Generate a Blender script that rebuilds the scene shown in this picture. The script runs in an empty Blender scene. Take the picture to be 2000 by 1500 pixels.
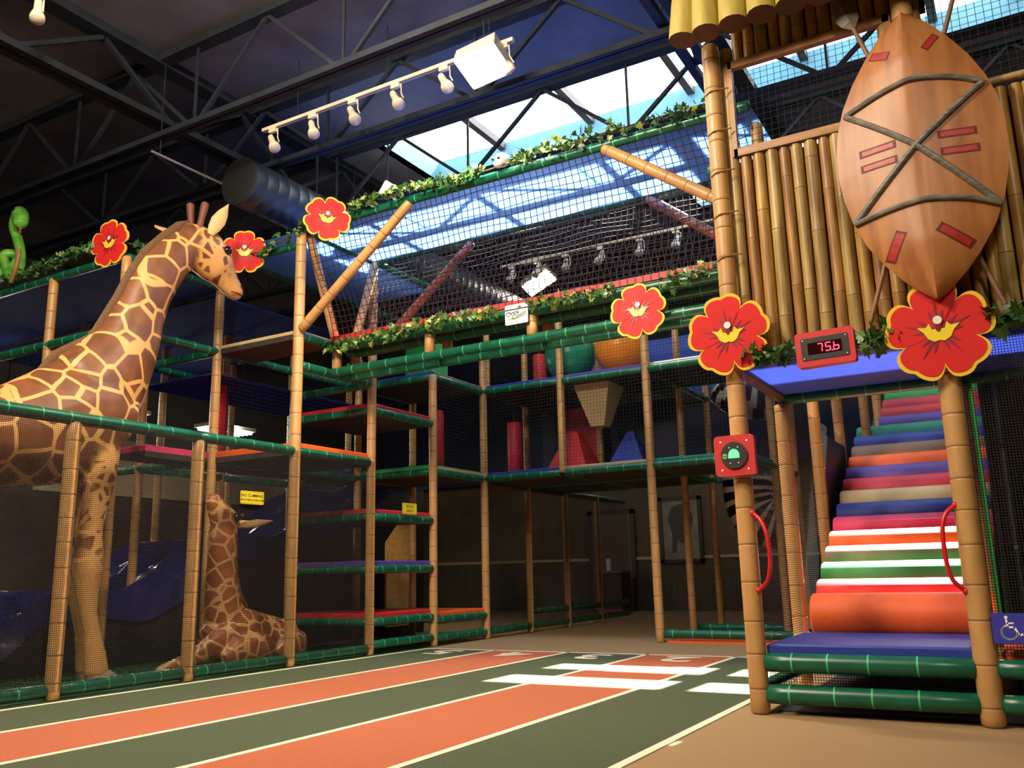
import bpy, math, random
from mathutils import Vector, Matrix
random.seed(7)
SC = bpy.context.scene
COL = SC.collection

# ------------------------------------------------------------------ camera
YAW, PIT, ROL, FPX, CAMH = 0.522244, 0.211885, -0.0225974, 1711.534, 0.854
_fw = Vector((-math.sin(YAW)*math.cos(PIT), math.cos(YAW)*math.cos(PIT), math.sin(PIT)))
_r = Vector((math.cos(YAW), math.sin(YAW), 0)); _u = _r.cross(_fw)
_R = _r*math.cos(ROL)+_u*math.sin(ROL); _U = -_r*math.sin(ROL)+_u*math.cos(ROL)
cam = bpy.data.cameras.new('camera'); camo = bpy.data.objects.new('camera', cam); COL.objects.link(camo)
cam.sensor_fit = 'HORIZONTAL'; cam.sensor_width = 36.0; cam.lens = 36.0*FPX/2000.0; cam.clip_start = 0.05
_m = Matrix(((_R.x, _U.x, -_fw.x, 0), (_R.y, _U.y, -_fw.y, 0), (_R.z, _U.z, -_fw.z, CAMH), (0, 0, 0, 1)))
camo.matrix_world = _m
SC.camera = camo

# ------------------------------------------------------------------ world, sun, large lights, exposure
w = bpy.data.worlds.new('sky'); SC.world = w; w.use_nodes = True
bg = w.node_tree.nodes['Background']; bg.inputs[0].default_value = (0.80, 0.91, 1.0, 1); bg.inputs[1].default_value = 6.0
def lamp(name, kind, loc, energy, col, target=None, **kw):
    d = bpy.data.lights.new(name, kind); d.energy = energy; d.color = col
    for k, v in kw.items(): setattr(d, k, v)
    o = bpy.data.objects.new(name, d); COL.objects.link(o); o.location = loc
    if target is not None:
        o.rotation_euler = (Vector(target)-Vector(loc)).to_track_quat('-Z', 'Y').to_euler()
    return o
SUN_DIR = Vector((0.03, 0.75, 1.0))
lamp('sun', 'SUN', (0, 30, 38), 95.0, (1.0, 0.94, 0.80), target=Vector((0, 30, 38))-SUN_DIR, angle=0.009)
WARM = (1.0, 0.83, 0.62)
lamp('ceiling_flood', 'AREA', (-3.3, 1.5, 5.9), 340, WARM, target=(-5.6, 7.4, 1.2), shape='DISK', size=0.9)
lamp('ceiling_flood', 'AREA', (-4.6, -0.6, 5.9), 270, WARM, target=(-6.2, 5.0, 0.8), shape='DISK', size=0.9)
lamp('ceiling_flood', 'AREA', (1.2, -0.8, 5.9), 150, WARM, target=(-1.0, 5.6, 1.3), shape='DISK', size=0.9)
lamp('ceiling_flood', 'AREA', (-4.0, 3.6, 5.95), 130, WARM, target=(-4.0, 6.0, 0), shape='DISK', size=0.9)
vs = SC.view_settings
vs.view_transform = 'Standard'; vs.look = 'None'; vs.gamma = 1.0; vs.exposure = 0.0; vs.use_curve_mapping = False
SC.display_settings.display_device = 'sRGB'

# ------------------------------------------------------------------ helpers
def lin(h):
    if isinstance(h, (tuple, list)): return tuple(h[:3])
    h = h.lstrip('#'); o = []
    for i in (0, 2, 4):
        c = int(h[i:i+2], 16)/255
        o.append(c/12.92 if c <= 0.04045 else ((c+0.055)/1.055)**2.4)
    return tuple(o)
MATS = {}
def mat(name, col, rough=0.5, metal=0.0, spec=0.5, noise=0.0, nscale=12.0, stretch=(1, 1, 1), bump=0.0, bscale=120.0,
        emit=None, es=0.0, coat=0.0, col2=None):
    if name in MATS: return MATS[name]
    m = bpy.data.materials.new(name); m.use_nodes = True; MATS[name] = m
    nt = m.node_tree; N = nt.nodes; L = nt.links; b = N['Principled BSDF']
    c = lin(col)
    b.inputs['Base Color'].default_value = (*c, 1)
    b.inputs['Roughness'].default_value = rough; b.inputs['Metallic'].default_value = metal
    b.inputs['Specular IOR Level'].default_value = spec
    if coat: b.inputs['Coat Weight'].default_value = coat
    if noise or bump:
        tc = N.new('ShaderNodeTexCoord'); mp = N.new('ShaderNodeMapping'); mp.inputs['Scale'].default_value = stretch
        L.new(tc.outputs['Object'], mp.inputs['Vector'])
    if noise:
        nz = N.new('ShaderNodeTexNoise'); nz.inputs['Scale'].default_value = nscale; nz.inputs['Detail'].default_value = 4
        L.new(mp.outputs[0], nz.inputs['Vector'])
        rp = N.new('ShaderNodeValToRGB'); L.new(nz.outputs['Fac'], rp.inputs['Fac'])
        c2 = lin(col2) if col2 else tuple(x*(1-noise) for x in c)
        rp.color_ramp.elements[0].position = 0.3; rp.color_ramp.elements[0].color = (*c2, 1)
        rp.color_ramp.elements[1].position = 0.7; rp.color_ramp.elements[1].color = (*[min(1, x*(1+noise*0.35)) for x in c], 1)
        L.new(rp.outputs['Color'], b.inputs['Base Color'])
    if bump:
        n2 = N.new('ShaderNodeTexNoise'); n2.inputs['Scale'].default_value = bscale
        L.new(mp.outputs[0], n2.inputs['Vector'])
        bp = N.new('ShaderNodeBump'); bp.inputs['Strength'].default_value = bump; bp.inputs['Distance'].default_value = 0.01
        L.new(n2.outputs['Fac'], bp.inputs['Height']); L.new(bp.outputs['Normal'], b.inputs['Normal'])
    if emit is not None:
        b.inputs['Emission Color'].default_value = (*lin(emit), 1); b.inputs['Emission Strength'].default_value = es
    return m

def net_mat(name, pitch, wfrac, col='#0b0b0c'):
    if name in MATS: return MATS[name]
    m = bpy.data.materials.new(name); m.use_nodes = True; MATS[name] = m
    nt = m.node_tree; N = nt.nodes; L = nt.links
    b = N['Principled BSDF']; b.inputs['Base Color'].default_value = (*lin(col), 1); b.inputs['Roughness'].default_value = 0.8
    uv = N.new('ShaderNodeUVMap'); sp = N.new('ShaderNodeSeparateXYZ'); L.new(uv.outputs[0], sp.inputs[0])
    outs = []
    for k in (0, 1):
        a = N.new('ShaderNodeMath'); a.operation = 'DIVIDE'; a.inputs[1].default_value = pitch; L.new(sp.outputs[k], a.inputs[0])
        f = N.new('ShaderNodeMath'); f.operation = 'FRACT'; L.new(a.outputs[0], f.inputs[0])
        l = N.new('ShaderNodeMath'); l.operation = 'LESS_THAN'; l.inputs[1].default_value = wfrac; L.new(f.outputs[0], l.inputs[0])
        outs.append(l)
    mx = N.new('ShaderNodeMath'); mx.operation = 'MAXIMUM'; L.new(outs[0].outputs[0], mx.inputs[0]); L.new(outs[1].outputs[0], mx.inputs[1])
    tr = N.new('ShaderNodeBsdfTransparent'); ms = N.new('ShaderNodeMixShader')
    L.new(mx.outputs[0], ms.inputs[0]); L.new(tr.outputs[0], ms.inputs[1]); L.new(b.outputs[0], ms.inputs[2])
    L.new(ms.outputs[0], N['Material Output'].inputs['Surface'])
    return m

def pane_mat(name, tint=(1, 1, 1), gloss=0.06, rough=0.02):
    if name in MATS: return MATS[name]
    m = bpy.data.materials.new(name); m.use_nodes = True; MATS[name] = m
    nt = m.node_tree; N = nt.nodes; L = nt.links
    N.remove(N['Principled BSDF'])
    tr = N.new('ShaderNodeBsdfTransparent'); tr.inputs[0].default_value = (*tint, 1)
    g = N.new('ShaderNodeBsdfGlossy'); g.inputs['Roughness'].default_value = rough
    ms = N.new('ShaderNodeMixShader'); ms.inputs[0].default_value = gloss
    L.new(tr.outputs[0], ms.inputs[1]); L.new(g.outputs[0], ms.inputs[2]); L.new(ms.outputs[0], N['Material Output'].inputs['Surface'])
    return m

def vinyl_mat(name, col, trans):
    """thin vinyl sheet that lets daylight through"""
    if name in MATS: return MATS[name]
    m = bpy.data.materials.new(name); m.use_nodes = True; MATS[name] = m
    nt = m.node_tree; N = nt.nodes; L = nt.links
    b = N['Principled BSDF']; b.inputs['Base Color'].default_value = (*lin(col), 1); b.inputs['Roughness'].default_value = 0.35
    t = N.new('ShaderNodeBsdfTranslucent'); t.inputs[0].default_value = (*trans, 1)
    ms = N.new('ShaderNodeMixShader'); ms.inputs[0].default_value = 0.5
    L.new(b.outputs[0], ms.inputs[1]); L.new(t.outputs[0], ms.inputs[2]); L.new(ms.outputs[0], N['Material Output'].inputs['Surface'])
    return m

class MB:
    def __init__(s): s.v = []; s.f = []; s.m = []
    def add(s, vs, fs, mi=0):
        o = len(s.v); s.v += [Vector(p) for p in vs]
        for q in fs: s.f.append(tuple(o+i for i in q)); s.m.append(mi)
    def box(s, lo, hi, mi=0):
        x0, y0, z0 = lo; x1, y1, z1 = hi
        s.add([(x0,y0,z0),(x1,y0,z0),(x1,y1,z0),(x0,y1,z0),(x0,y0,z1),(x1,y0,z1),(x1,y1,z1),(x0,y1,z1)],
              [(3,2,1,0),(4,5,6,7),(0,1,5,4),(1,2,6,5),(2,3,7,6),(3,0,4,7)], mi); return s
    def obox(s, c, half, ax, mi=0):
        c = Vector(c); ax = [Vector(a) for a in ax]; P = []
        for sz in (-1, 1):
            for sx, sy in ((-1,-1),(1,-1),(1,1),(-1,1)):
                P.append(c+ax[0]*half[0]*sx+ax[1]*half[1]*sy+ax[2]*half[2]*sz)
        s.add(P, [(3,2,1,0),(4,5,6,7),(0,1,5,4),(1,2,6,5),(2,3,7,6),(3,0,4,7)], mi); return s
    def bar(s, p0, p1, wx, wy, mi=0, up=(0, 0, 1)):
        p0 = Vector(p0); p1 = Vector(p1); d = (p1-p0); l = d.length; d.normalize(); up = Vector(up)
        if abs(d.dot(up)) > 0.99: up = Vector((0, 1, 0))
        a = d.cross(up).normalized(); b = a.cross(d)
        return s.obox((p0+p1)/2, (wx/2, wy/2, l/2), (a, b, d), mi)
    def frame(s, d):
        d = Vector(d).normalized(); h = Vector((0, 0, 1)) if abs(d.z) < 0.9 else Vector((0, 1, 0))
        a = d.cross(h).normalized(); return a, a.cross(d)*-1
    def tube(s, p0, p1, rings, n=12, caps=True, mcap=0):
        """rings: (distance along, radius, material of the band that follows)"""
        p0 = Vector(p0); p1 = Vector(p1); d = (p1-p0).normalized(); a, b = s.frame(d); o = len(s.v); k = len(rings)
        for t, r, mi in rings:
            c = p0+d*t
            for i in range(n):
                q = 2*math.pi*i/n; s.v.append(c+a*(math.cos(q)*r)+b*(math.sin(q)*r))
        for j in range(k-1):
            for i in range(n):
                i2 = (i+1) % n
                s.f.append((o+j*n+i, o+j*n+i2, o+(j+1)*n+i2, o+(j+1)*n+i)); s.m.append(rings[j][2])
        if caps:
            s.f.append(tuple(o+i for i in reversed(range(n)))); s.m.append(mcap)
            s.f.append(tuple(o+(k-1)*n+i for i in range(n))); s.m.append(mcap)
        return s
    def cyl(s, p0, p1, r0, r1=None, n=14, mi=0):
        r1 = r0 if r1 is None else r1; L = (Vector(p1)-Vector(p0)).length
        return s.tube(p0, p1, [(0, r0, mi), (L, r1, mi)], n, True, mi)
    def loft(s, rings, mi=0, cap=True):
        n = len(rings[0]); o = len(s.v)
        for R in rings: s.v += [Vector(p) for p in R]
        for j in range(len(rings)-1):
            for i in range(n):
                i2 = (i+1) % n
                s.f.append((o+j*n+i, o+j*n+i2, o+(j+1)*n+i2, o+(j+1)*n+i)); s.m.append(mi)
        if cap:
            s.f.append(tuple(o+i for i in reversed(range(n)))); s.m.append(mi)
            e = o+(len(rings)-1)*n; s.f.append(tuple(e+i for i in range(n))); s.m.append(mi)
        return s
    def path(s, pts, rad, n=8, mi=0, sx=1.0):
        """sweep a circle along points; rad a number or a list"""
        P = [Vector(p) for p in pts]; R = rad if isinstance(rad, (list, tuple)) else [rad]*len(P)
        d0 = (P[1]-P[0]).normalized(); a, b = s.frame(d0); rings = []
        for i, p in enumerate(P):
            d = (P[min(i+1, len(P)-1)]-P[max(i-1, 0)]).normalized()
            a = (a-d*a.dot(d)).normalized(); b = d.cross(a)
            rings.append([p+a*(math.cos(2*math.pi*k/n)*R[i]*sx)+b*(math.sin(2*math.pi*k/n)*R[i]) for k in range(n)])
        return s.loft(rings, mi)
    def prism(s, poly, o, ux, uy, th, mi=0, ms=None):
        """polygon in the plane (o,ux,uy), extruded back by th (front face looks along ux x uy)"""
        o = Vector(o); ux = Vector(ux); uy = Vector(uy); nz = ux.cross(uy).normalized(); n = len(poly); b = len(s.v)
        F = [o+ux*x+uy*y for x, y in poly]
        s.v += F+[p-nz*th for p in F]
        s.f.append(tuple(b+i for i in range(n))); s.m.append(mi)
        s.f.append(tuple(b+n+i for i in reversed(range(n)))); s.m.append(mi if ms is None else ms)
        for i in range(n):
            j = (i+1) % n; s.f.append((b+i, b+n+i, b+n+j, b+j)); s.m.append(mi if ms is None else ms)
        return s
    def sphere(s, c, r, nu=16, nv=10, sc=(1, 1, 1), mi=0):
        c = Vector(c); o = len(s.v)
        s.v.append(c+Vector((0, 0, r*sc[2])))
        for j in range(1, nv):
            t = math.pi*j/nv
            for i in range(nu):
                q = 2*math.pi*i/nu
                s.v.append(c+Vector((math.sin(t)*math.cos(q)*r*sc[0], math.sin(t)*math.sin(q)*r*sc[1], math.cos(t)*r*sc[2])))
        s.v.append(c-Vector((0, 0, r*sc[2]))); e = len(s.v)-1
        for i in range(nu): s.f.append((o, o+1+i, o+1+(i+1) % nu)); s.m.append(mi)
        for j in range(nv-2):
            for i in range(nu):
                a = o+1+j*nu; i2 = (i+1) % nu
                s.f.append((a+i, a+nu+i, a+nu+i2, a+i2)); s.m.append(mi)
        a = o+1+(nv-2)*nu
        for i in range(nu): s.f.append((a+i, e, a+(i+1) % nu)); s.m.append(mi)
        return s
    def mesh(s, name, mats, org=Vector((0, 0, 0)), smooth=True, ang=40):
        me = bpy.data.meshes.new(name)
        me.from_pydata([tuple(p-org) for p in s.v], [], s.f)
        for m in (mats if isinstance(mats, (list, tuple)) else [mats]): me.materials.append(m)
        if len(me.materials) > 1: me.polygons.foreach_set('material_index', s.m)
        if smooth:
            me.polygons.foreach_set('use_smooth', [True]*len(me.polygons)); me.set_sharp_from_angle(angle=math.radians(ang))
        me.update(); return me
    def build(s, name, mats, parent=None, smooth=True, ang=40, label=None, org=None):
        if parent is not None: org = wloc(parent)
        elif org is None:
            n = len(s.v); org = Vector((sum(p.x for p in s.v)/n, sum(p.y for p in s.v)/n, min(p.z for p in s.v)))
        org = Vector(org)
        o = bpy.data.objects.new(name, s.mesh(name, mats, org, smooth, ang)); COL.objects.link(o)
        if parent is not None: o.parent = parent
        else: o.location = org
        if label: o['label'] = label
        return o
def wloc(o):
    p = Vector((0, 0, 0))
    while o is not None: p += o.location; o = o.parent
    return p
def thing(name, label, cat, loc, group=None):
    o = bpy.data.objects.new(name, None); COL.objects.link(o); o.location = loc; o.empty_display_size = 0.1
    return tag(o, label, cat, group)
def tag(o, label, cat, group=None):
    o['label'] = label; o['category'] = cat
    if group: o['group'] = group
    return o
def struct(o): o['kind'] = 'structure'; return o
def netq(parent, p00, p10, p11, p01, m, name='net'):
    P = [Vector(p) for p in (p00, p10, p11, p01)]; org = wloc(parent)
    me = bpy.data.meshes.new(name); me.from_pydata([tuple(p-org) for p in P], [], [(0, 1, 2, 3)])
    uv = me.uv_layers.new(name='UVMap'); L1 = (P[1]-P[0]).length; L2 = (P[3]-P[0]).length
    for i, c in enumerate(((0, 0), (L1, 0), (L1, L2), (0, L2))): uv.data[i].uv = c
    me.materials.append(m); o = bpy.data.objects.new(name, me); COL.objects.link(o); o.parent = parent; return o
def text_mesh(body, size, o, ux, uy, m, parent, name='lettering', ext=0.001, spacing=1.0, xs=1.0, bold=0.0):
    cu = bpy.data.curves.new('t', 'FONT'); cu.body = body; cu.size = size; cu.extrude = ext; cu.align_x = 'CENTER'; cu.align_y = 'CENTER'
    cu.space_character = spacing; cu.offset = bold; cu.resolution_u = 3
    ob = bpy.data.objects.new('t', cu); COL.objects.link(ob); bpy.context.view_layer.update()
    me = bpy.data.meshes.new_from_object(ob.evaluated_get(bpy.context.evaluated_depsgraph_get())); bpy.data.objects.remove(ob)
    ux = Vector(ux).normalized(); uy = Vector(uy).normalized(); nz = ux.cross(uy); o = Vector(o)-wloc(parent)
    for v in me.vertices: v.co = o+ux*v.co.x*xs+uy*v.co.y+nz*v.co.z
    me.materials.clear(); me.materials.append(m); me.name = name
    for p in me.polygons: p.material_index = 0; p.use_smooth = False
    ob = bpy.data.objects.new(name, me); COL.objects.link(ob); ob.parent = parent; return ob
def remesh(o, vox, smooth=4):
    md = o.modifiers.new('r', 'REMESH'); md.mode = 'VOXEL'; md.voxel_size = vox
    if smooth: s2 = o.modifiers.new('s', 'SMOOTH'); s2.iterations = smooth; s2.factor = 0.5
    bpy.context.view_layer.update()
    me = bpy.data.meshes.new_from_object(o.evaluated_get(bpy.context.evaluated_depsgraph_get()))
    old = o.data; o.modifiers.clear(); o.data = me; me.name = old.name
    me.materials.clear()
    for m in old.materials: me.materials.append(m)
    me.polygons.foreach_set('use_smooth', [True]*len(me.polygons)); bpy.data.meshes.remove(old)
    return o

# ------------------------------------------------------------------ materials
M_post = mat('tan_bamboo_vinyl', (0.52, 0.29, 0.105), 0.42, noise=0.22, nscale=7, stretch=(1, 1, 0.35))
M_seam = mat('bamboo_seam', (0.26, 0.135, 0.048), 0.6)
M_rail = mat('green_bamboo_vinyl', (0.006, 0.115, 0.062), 0.30, noise=0.25, nscale=9)
M_band = mat('pale_green_ring', (0.06, 0.46, 0.22), 0.4)
M_net = net_mat('fine_black_net', 0.0155, 0.20, '#15120f')
M_netw = net_mat('black_net_wide', 0.045, 0.08)
M_cord = mat('black_cord', (0.030, 0.025, 0.022), 0.6)
M_red = mat('red_vinyl', (0.54, 0.018, 0.022), 0.55, noise=0.1)
M_crim = mat('crimson_vinyl', (0.50, 0.02, 0.05), 0.55, noise=0.1)
M_orange = mat('orange_vinyl', (0.85, 0.12, 0.012), 0.55, noise=0.1)
M_purple = mat('purple_vinyl', (0.10, 0.045, 0.32), 0.55, noise=0.1)
M_blue = mat('blue_vinyl', (0.016, 0.036, 0.30), 0.55, noise=0.1)
M_navy = mat('navy_vinyl', (0.010, 0.014, 0.060), 0.4, noise=0.1)
M_pink = mat('pink_vinyl', (0.80, 0.045, 0.17), 0.55, noise=0.1)
M_tan = mat('sand_vinyl', (0.50, 0.38, 0.20), 0.55, noise=0.1)
M_brown = mat('brown_vinyl', (0.22, 0.13, 0.075), 0.55, noise=0.1)
M_green = mat('bright_green_vinyl', (0.015, 0.30, 0.06), 0.55, noise=0.1)
M_teal = mat('teal_vinyl', (0.01, 0.27, 0.16), 0.55, noise=0.1)
M_sky = vinyl_mat('blue_roof_vinyl', (0.02, 0.06, 0.38), (0.42, 0.62, 1.0))
M_dkb = mat('deck_underside', (0.035, 0.026, 0.024), 0.7, noise=0.3)
M_black = mat('black_paint', (0.012, 0.012, 0.014), 0.5)
M_white = mat('white_paint', (0.80, 0.76, 0.66), 0.4)
M_cream = mat('cream_metal', (0.75, 0.66, 0.48), 0.35)
M_steel = mat('navy_steel', (0.014, 0.019, 0.027), 0.7, spec=0.25, noise=0.3, nscale=6)
M_glow = mat('lamp_glow', (1, 0.95, 0.85), 0.5, emit=(1.0, 0.90, 0.72), es=60)

def ringed(L, r, seam, gap, kind):
    """ring profile of a padded bamboo-look sleeve: seams (posts) or pale bands (rails)"""
    R = [(0, r*0.72, 0), (min(0.015, L*0.1), r*0.97, 0)]
    t = gap*random.uniform(0.35, 0.8)
    while t < L-0.06:
        if kind == 'post':
            R += [(t-0.05, r, 0), (t-0.012, r*1.008, 0), (t-0.004, r*1.0, 1), (t-0.002, r*0.975, 1), (t+0.002, r*0.975, 1), (t+0.004, r*1.002, 0), (t+0.014, r*1.012, 0), (t+0.05, r, 0)]
        else:
            R += [(t-0.03, r, 0), (t-0.0052, r, 1), (t-0.005, r*1.022, 1), (t+0.005, r*1.022, 1), (t+0.0052, r, 0), (t+0.03, r, 0)]
        t += gap*random.uniform(0.85, 1.15)
    R += [(L-min(0.015, L*0.1), r*0.97, 0), (L, r*0.72, 0)]
    return [q for i, q in enumerate(R) if i == 0 or q[0] > R[i-1][0]-1e-6]
def post(parent, p0, p1, r=0.052, name='post', n=14):
    p0 = Vector(p0); p1 = Vector(p1)
    return MB().tube(p0, p1, ringed((p1-p0).length, r, 0, 0.205, 'post'), n).build(name, [M_post, M_seam], parent, ang=60)
def rail(parent, p0, p1, r=0.05, name='rail', n=12):
    p0 = Vector(p0); p1 = Vector(p1); d = (p1-p0).normalized()
    return MB().tube(p0, p1, ringed((p1-p0).length, r, 0, 0.235, 'rail'), n).build(name, [M_rail, M_band], parent, ang=60)
def pad(parent, x0, x1, y0, y1, z, m, th=0.055, name='deck_pad', under=True):
    """deck: a coloured foam pad on a dark board; z is the height of its edge rail"""
    b = 0.012; mb = MB()
    top = [(x0+b, y0+b, z+0.04+th), (x1-b, y0+b, z+0.04+th), (x1-b, y1-b, z+0.04+th), (x0+b, y1-b, z+0.04+th)]
    mid = [(x0, y0, z+0.04+th-b), (x1, y0, z+0.04+th-b), (x1, y1, z+0.04+th-b), (x0, y1, z+0.04+th-b)]
    low = [(x0, y0, z+0.03), (x1, y0, z+0.03), (x1, y1, z+0.03), (x0, y1, z+0.03)]
    mb.loft([low, mid, top], 0); o = mb.build(name, m, parent, smooth=False)
    if under: MB().box((x0, y0, z-0.03), (x1, y1, z+0.03)).build('deck_board', M_dkb, parent, smooth=False)
    return o
# ------------------------------------------------------------------ the setting
M_carp = mat('tan_carpet', (0.34, 0.225, 0.12), 0.95, spec=0.1, noise=0.22, nscale=160, bump=0.25, bscale=500)
M_lg = mat('green_lane_carpet', (0.085, 0.105, 0.062), 0.95, spec=0.1, noise=0.28, nscale=160, bump=0.25, bscale=500)
M_lr = mat('red_lane_carpet', (0.45, 0.135, 0.072), 0.95, spec=0.1, noise=0.22, nscale=160, bump=0.25, bscale=500)
M_lw = mat('white_line_carpet', (0.74, 0.68, 0.52), 0.95, spec=0.1, noise=0.1, nscale=160)
M_ceil = mat('navy_ceiling', (0.125, 0.132, 0.150), 0.85, noise=0.35, nscale=1.5)
M_wall = mat('dark_tan_wall', (0.15, 0.105, 0.055), 0.7, noise=0.2, nscale=3)
M_wain = mat('wainscot_wall', (0.10, 0.078, 0.045), 0.6, noise=0.3, nscale=5, stretch=(8, 8, 0.6))
M_navw = mat('dark_wall', (0.035, 0.032, 0.032), 0.8, noise=0.3, nscale=3)
M_curb = mat('pale_blue_curb', (0.17, 0.36, 0.42), 0.6, noise=0.1)
ZC = 6.30
floor = struct(MB().box((-14, -6, -0.05), (5, 18.2, 0)).build('floor', M_carp, smooth=False))
LX = [-6.256, -5.345, -4.43, -3.52, -2.605, -1.70]; YE = 8.76
for i in range(5):
    MB().box((LX[i]+0.02, -5.5, 0.0), (LX[i+1]-0.02, YE-0.02, 0.004)).build('lane', M_lg if i % 2 == 0 else M_lr, floor, smooth=False)
for i, x in enumerate(LX):
    MB().box((x-0.026, -5.5, 0.0), (x+0.026, YE+0.026, 0.006)).build('lane_line', M_lw, floor, smooth=False)
MB().box((LX[0]+0.026, YE-0.026, 0.0), (LX[5]-0.026, YE+0.026, 0.006)).build('end_line', M_lw, floor, smooth=False)
for i, ch in enumerate('5432'):
    cx = (LX[i]+LX[i+1])/2
    text_mesh(ch, 0.62, (cx, 8.42, 0.006), (-1, 0, 0), (0, -1, 0), M_lw, floor, 'lane_number', 0.001, xs=1.15, bold=0.012)
# a green mat edge under the giraffe pen
MB().box((-10.2, 2.0, 0.0), (-6.33, 9.0, 0.006)).build('green_pen_carpet', mat('pen_green', (0.012, 0.075, 0.02), 0.9, noise=0.3, nscale=60), floor, smooth=False)
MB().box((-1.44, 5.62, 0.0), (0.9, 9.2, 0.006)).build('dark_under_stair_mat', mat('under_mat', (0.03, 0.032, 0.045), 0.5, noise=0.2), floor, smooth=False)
SKY1 = (-6.65, 1.2, 8.15, 9.61); SKY2 = (-3.75, -0.15, 11.0, 11.58); SKY3 = (-3.75, -1.6, 11.97, 12.55)  # SKY2, SKY3: unseen openings, added and sized to throw the floor's sun bands
ceil = MB(); zt = ZC+0.05
for a in ((-14, 5, -6, SKY1[2]), (-14, SKY1[0], SKY1[2], SKY1[3]), (SKY1[1], 5, SKY1[2], SKY1[3]), (-14, 5, SKY1[3], SKY2[2]),
          (-14, SKY2[0], SKY2[2], SKY2[3]), (SKY2[1], 5, SKY2[2], SKY2[3]), (-14, 5, SKY2[3], SKY3[2]),
          (-14, SKY3[0], SKY3[2], SKY3[3]), (SKY3[1], 5, SKY3[2], SKY3[3]), (-14, 5, SKY3[3], 18.2)):
    ceil.box((a[0], a[2], ZC), (a[1], a[3], zt))
ceil = struct(ceil.build('ceiling', M_ceil, smooth=False))
for n, (x0, x1, y0, y1) in enumerate((SKY1, SKY2, SKY3)):
    wn = bpy.data.objects.new('window_%d' % (n+1), None); COL.objects.link(wn); wn.location = ((x0+x1)/2, (y0+y1)/2, ZC); struct(wn)
    h = 0.34 if n == 0 else 0.12; zb = ZC
    for lo, hi in (((x0-0.05, y0-0.05, zb), (x1+0.05, y0, zb+h)), ((x0-0.05, y1, zb), (x1+0.05, y1+0.05, zb+h)),
                   ((x0-0.05, y0, zb), (x0, y1, zb+h)), ((x1, y0, zb), (x1+0.05, y1, zb+h))):
        MB().box(lo, hi).build('curb', M_curb, wn, smooth=False)
    xs = [x0, -5.59, -4.25, -2.90, -1.55, -0.20, 0.6, x1] if n == 0 else [x0, x1]
    for k in range(len(xs)-1):
        MB().box((xs[k]+0.03, y0, zb+h-0.02), (xs[k+1]-0.03, y1, zb+h-0.012)).build('pane', pane_mat('skylight_pane', (0.95, 0.97, 1), 0.05), wn, smooth=False)
        if k: MB().box((xs[k]-0.045, y0, zb+h-0.10), (xs[k]+0.045, y1, zb+h)).build('glazing_bar', mat('bar_bronze', (0.11, 0.075, 0.06), 0.5), wn, smooth=False)
struct(MB().box((-14, 18.0, 0), (5, 18.2, ZC)).build('wall_back', M_wall, smooth=False))
wb = bpy.data.objects['wall_back']
MB().box((-14, 17.985, 0), (5, 18.0, 1.06)).build('wainscot', M_wain, wb, smooth=False)
MB().box((-14, 17.95, 1.06), (5, 18.0, 1.12)).build('chair_rail', mat('chair_rail_wood', (0.55, 0.40, 0.2), 0.4), wb, smooth=False)
struct(MB().box((-14.2, -6, 0), (-14, 18.2, ZC)).build('wall_left', M_navw, smooth=False))
struct(MB().box((-14, 8.5, 2.35), (-13.96, 15.5, 3.35)).build('lit_wall_band_1', mat('lit_beige_wall', (0.42, 0.33, 0.2), 0.7, noise=0.15), smooth=False))  # lit stretch of the left wall painted in as a beige band
struct(MB().box((5, -6, 0), (5.2, 18.2, ZC)).build('wall_right', M_navw, smooth=False))
struct(MB().box((-14, -6.2, 0), (5, -6, ZC)).build('wall_front', M_navw, smooth=False))
# blue far end partition seen above the decks
struct(MB().box((-14, 17.7, 2.9), (5, 17.8, ZC)).build('wall_upper', mat('dark_blue_partition', (0.012, 0.02, 0.07), 0.7, noise=0.2, nscale=2), smooth=False))
# door in the back wall
d1 = bpy.data.objects.new('door_1', None); COL.objects.link(d1); d1.location = (-7.9, 17.9, 0); struct(d1)
MB().box((-8.35, 17.93, 0), (-7.45, 17.97, 2.05)).build('leaf', mat('dark_door', (0.16, 0.09, 0.045), 0.5, noise=0.2), d1, smooth=False)
for lo, hi in (((-8.45, 17.92, 0), (-8.35, 17.99, 2.15)), ((-7.45, 17.92, 0), (-7.35, 17.99, 2.15)), ((-8.45, 17.92, 2.05), (-7.35, 17.99, 2.15))):
    MB().box(lo, hi).build('jamb', mat('door_jamb', (0.06, 0.035, 0.02), 0.5), d1, smooth=False)

# ------------------------------------------------------------------ roof steel
def joist(y, zb, xt, st, label, x0=-14, x1=5):
    """open web truss along X; xt is the X of one top node, st half a panel"""
    t = thing('roof_truss', label, 'truss', ((x0+x1)/2, y, zb), 'open web roof trusses running across the ceiling')
    for s in (-1, 1): MB().box((x0, y+s*0.034-0.026, zb), (x1, y+s*0.034+0.026, zb+0.06)).build('bottom_chord', M_steel, t, smooth=False)
    MB().box((x0, y-0.07, ZC-0.08), (x1, y+0.07, ZC)).build('top_chord', M_steel, t, smooth=False)
    k = -10
    while k < 12:
        xa = xt+k*2*st
        for xb in (xa-st+0.05, xa+st-0.05):
            if -12 < xb < x1 and -12 < xa < x1: MB().bar((xa, y, ZC-0.06), (xb, y, zb+0.03), 0.038, 0.038).build('web', M_steel, t, smooth=False)
        if -12 < xa+st < x1: MB().bar((xa+st, y, ZC-0.06), (xa+st, y, zb+0.03), 0.024, 0.024).build('web', M_steel, t, smooth=False)
        k += 1
    return t
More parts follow.
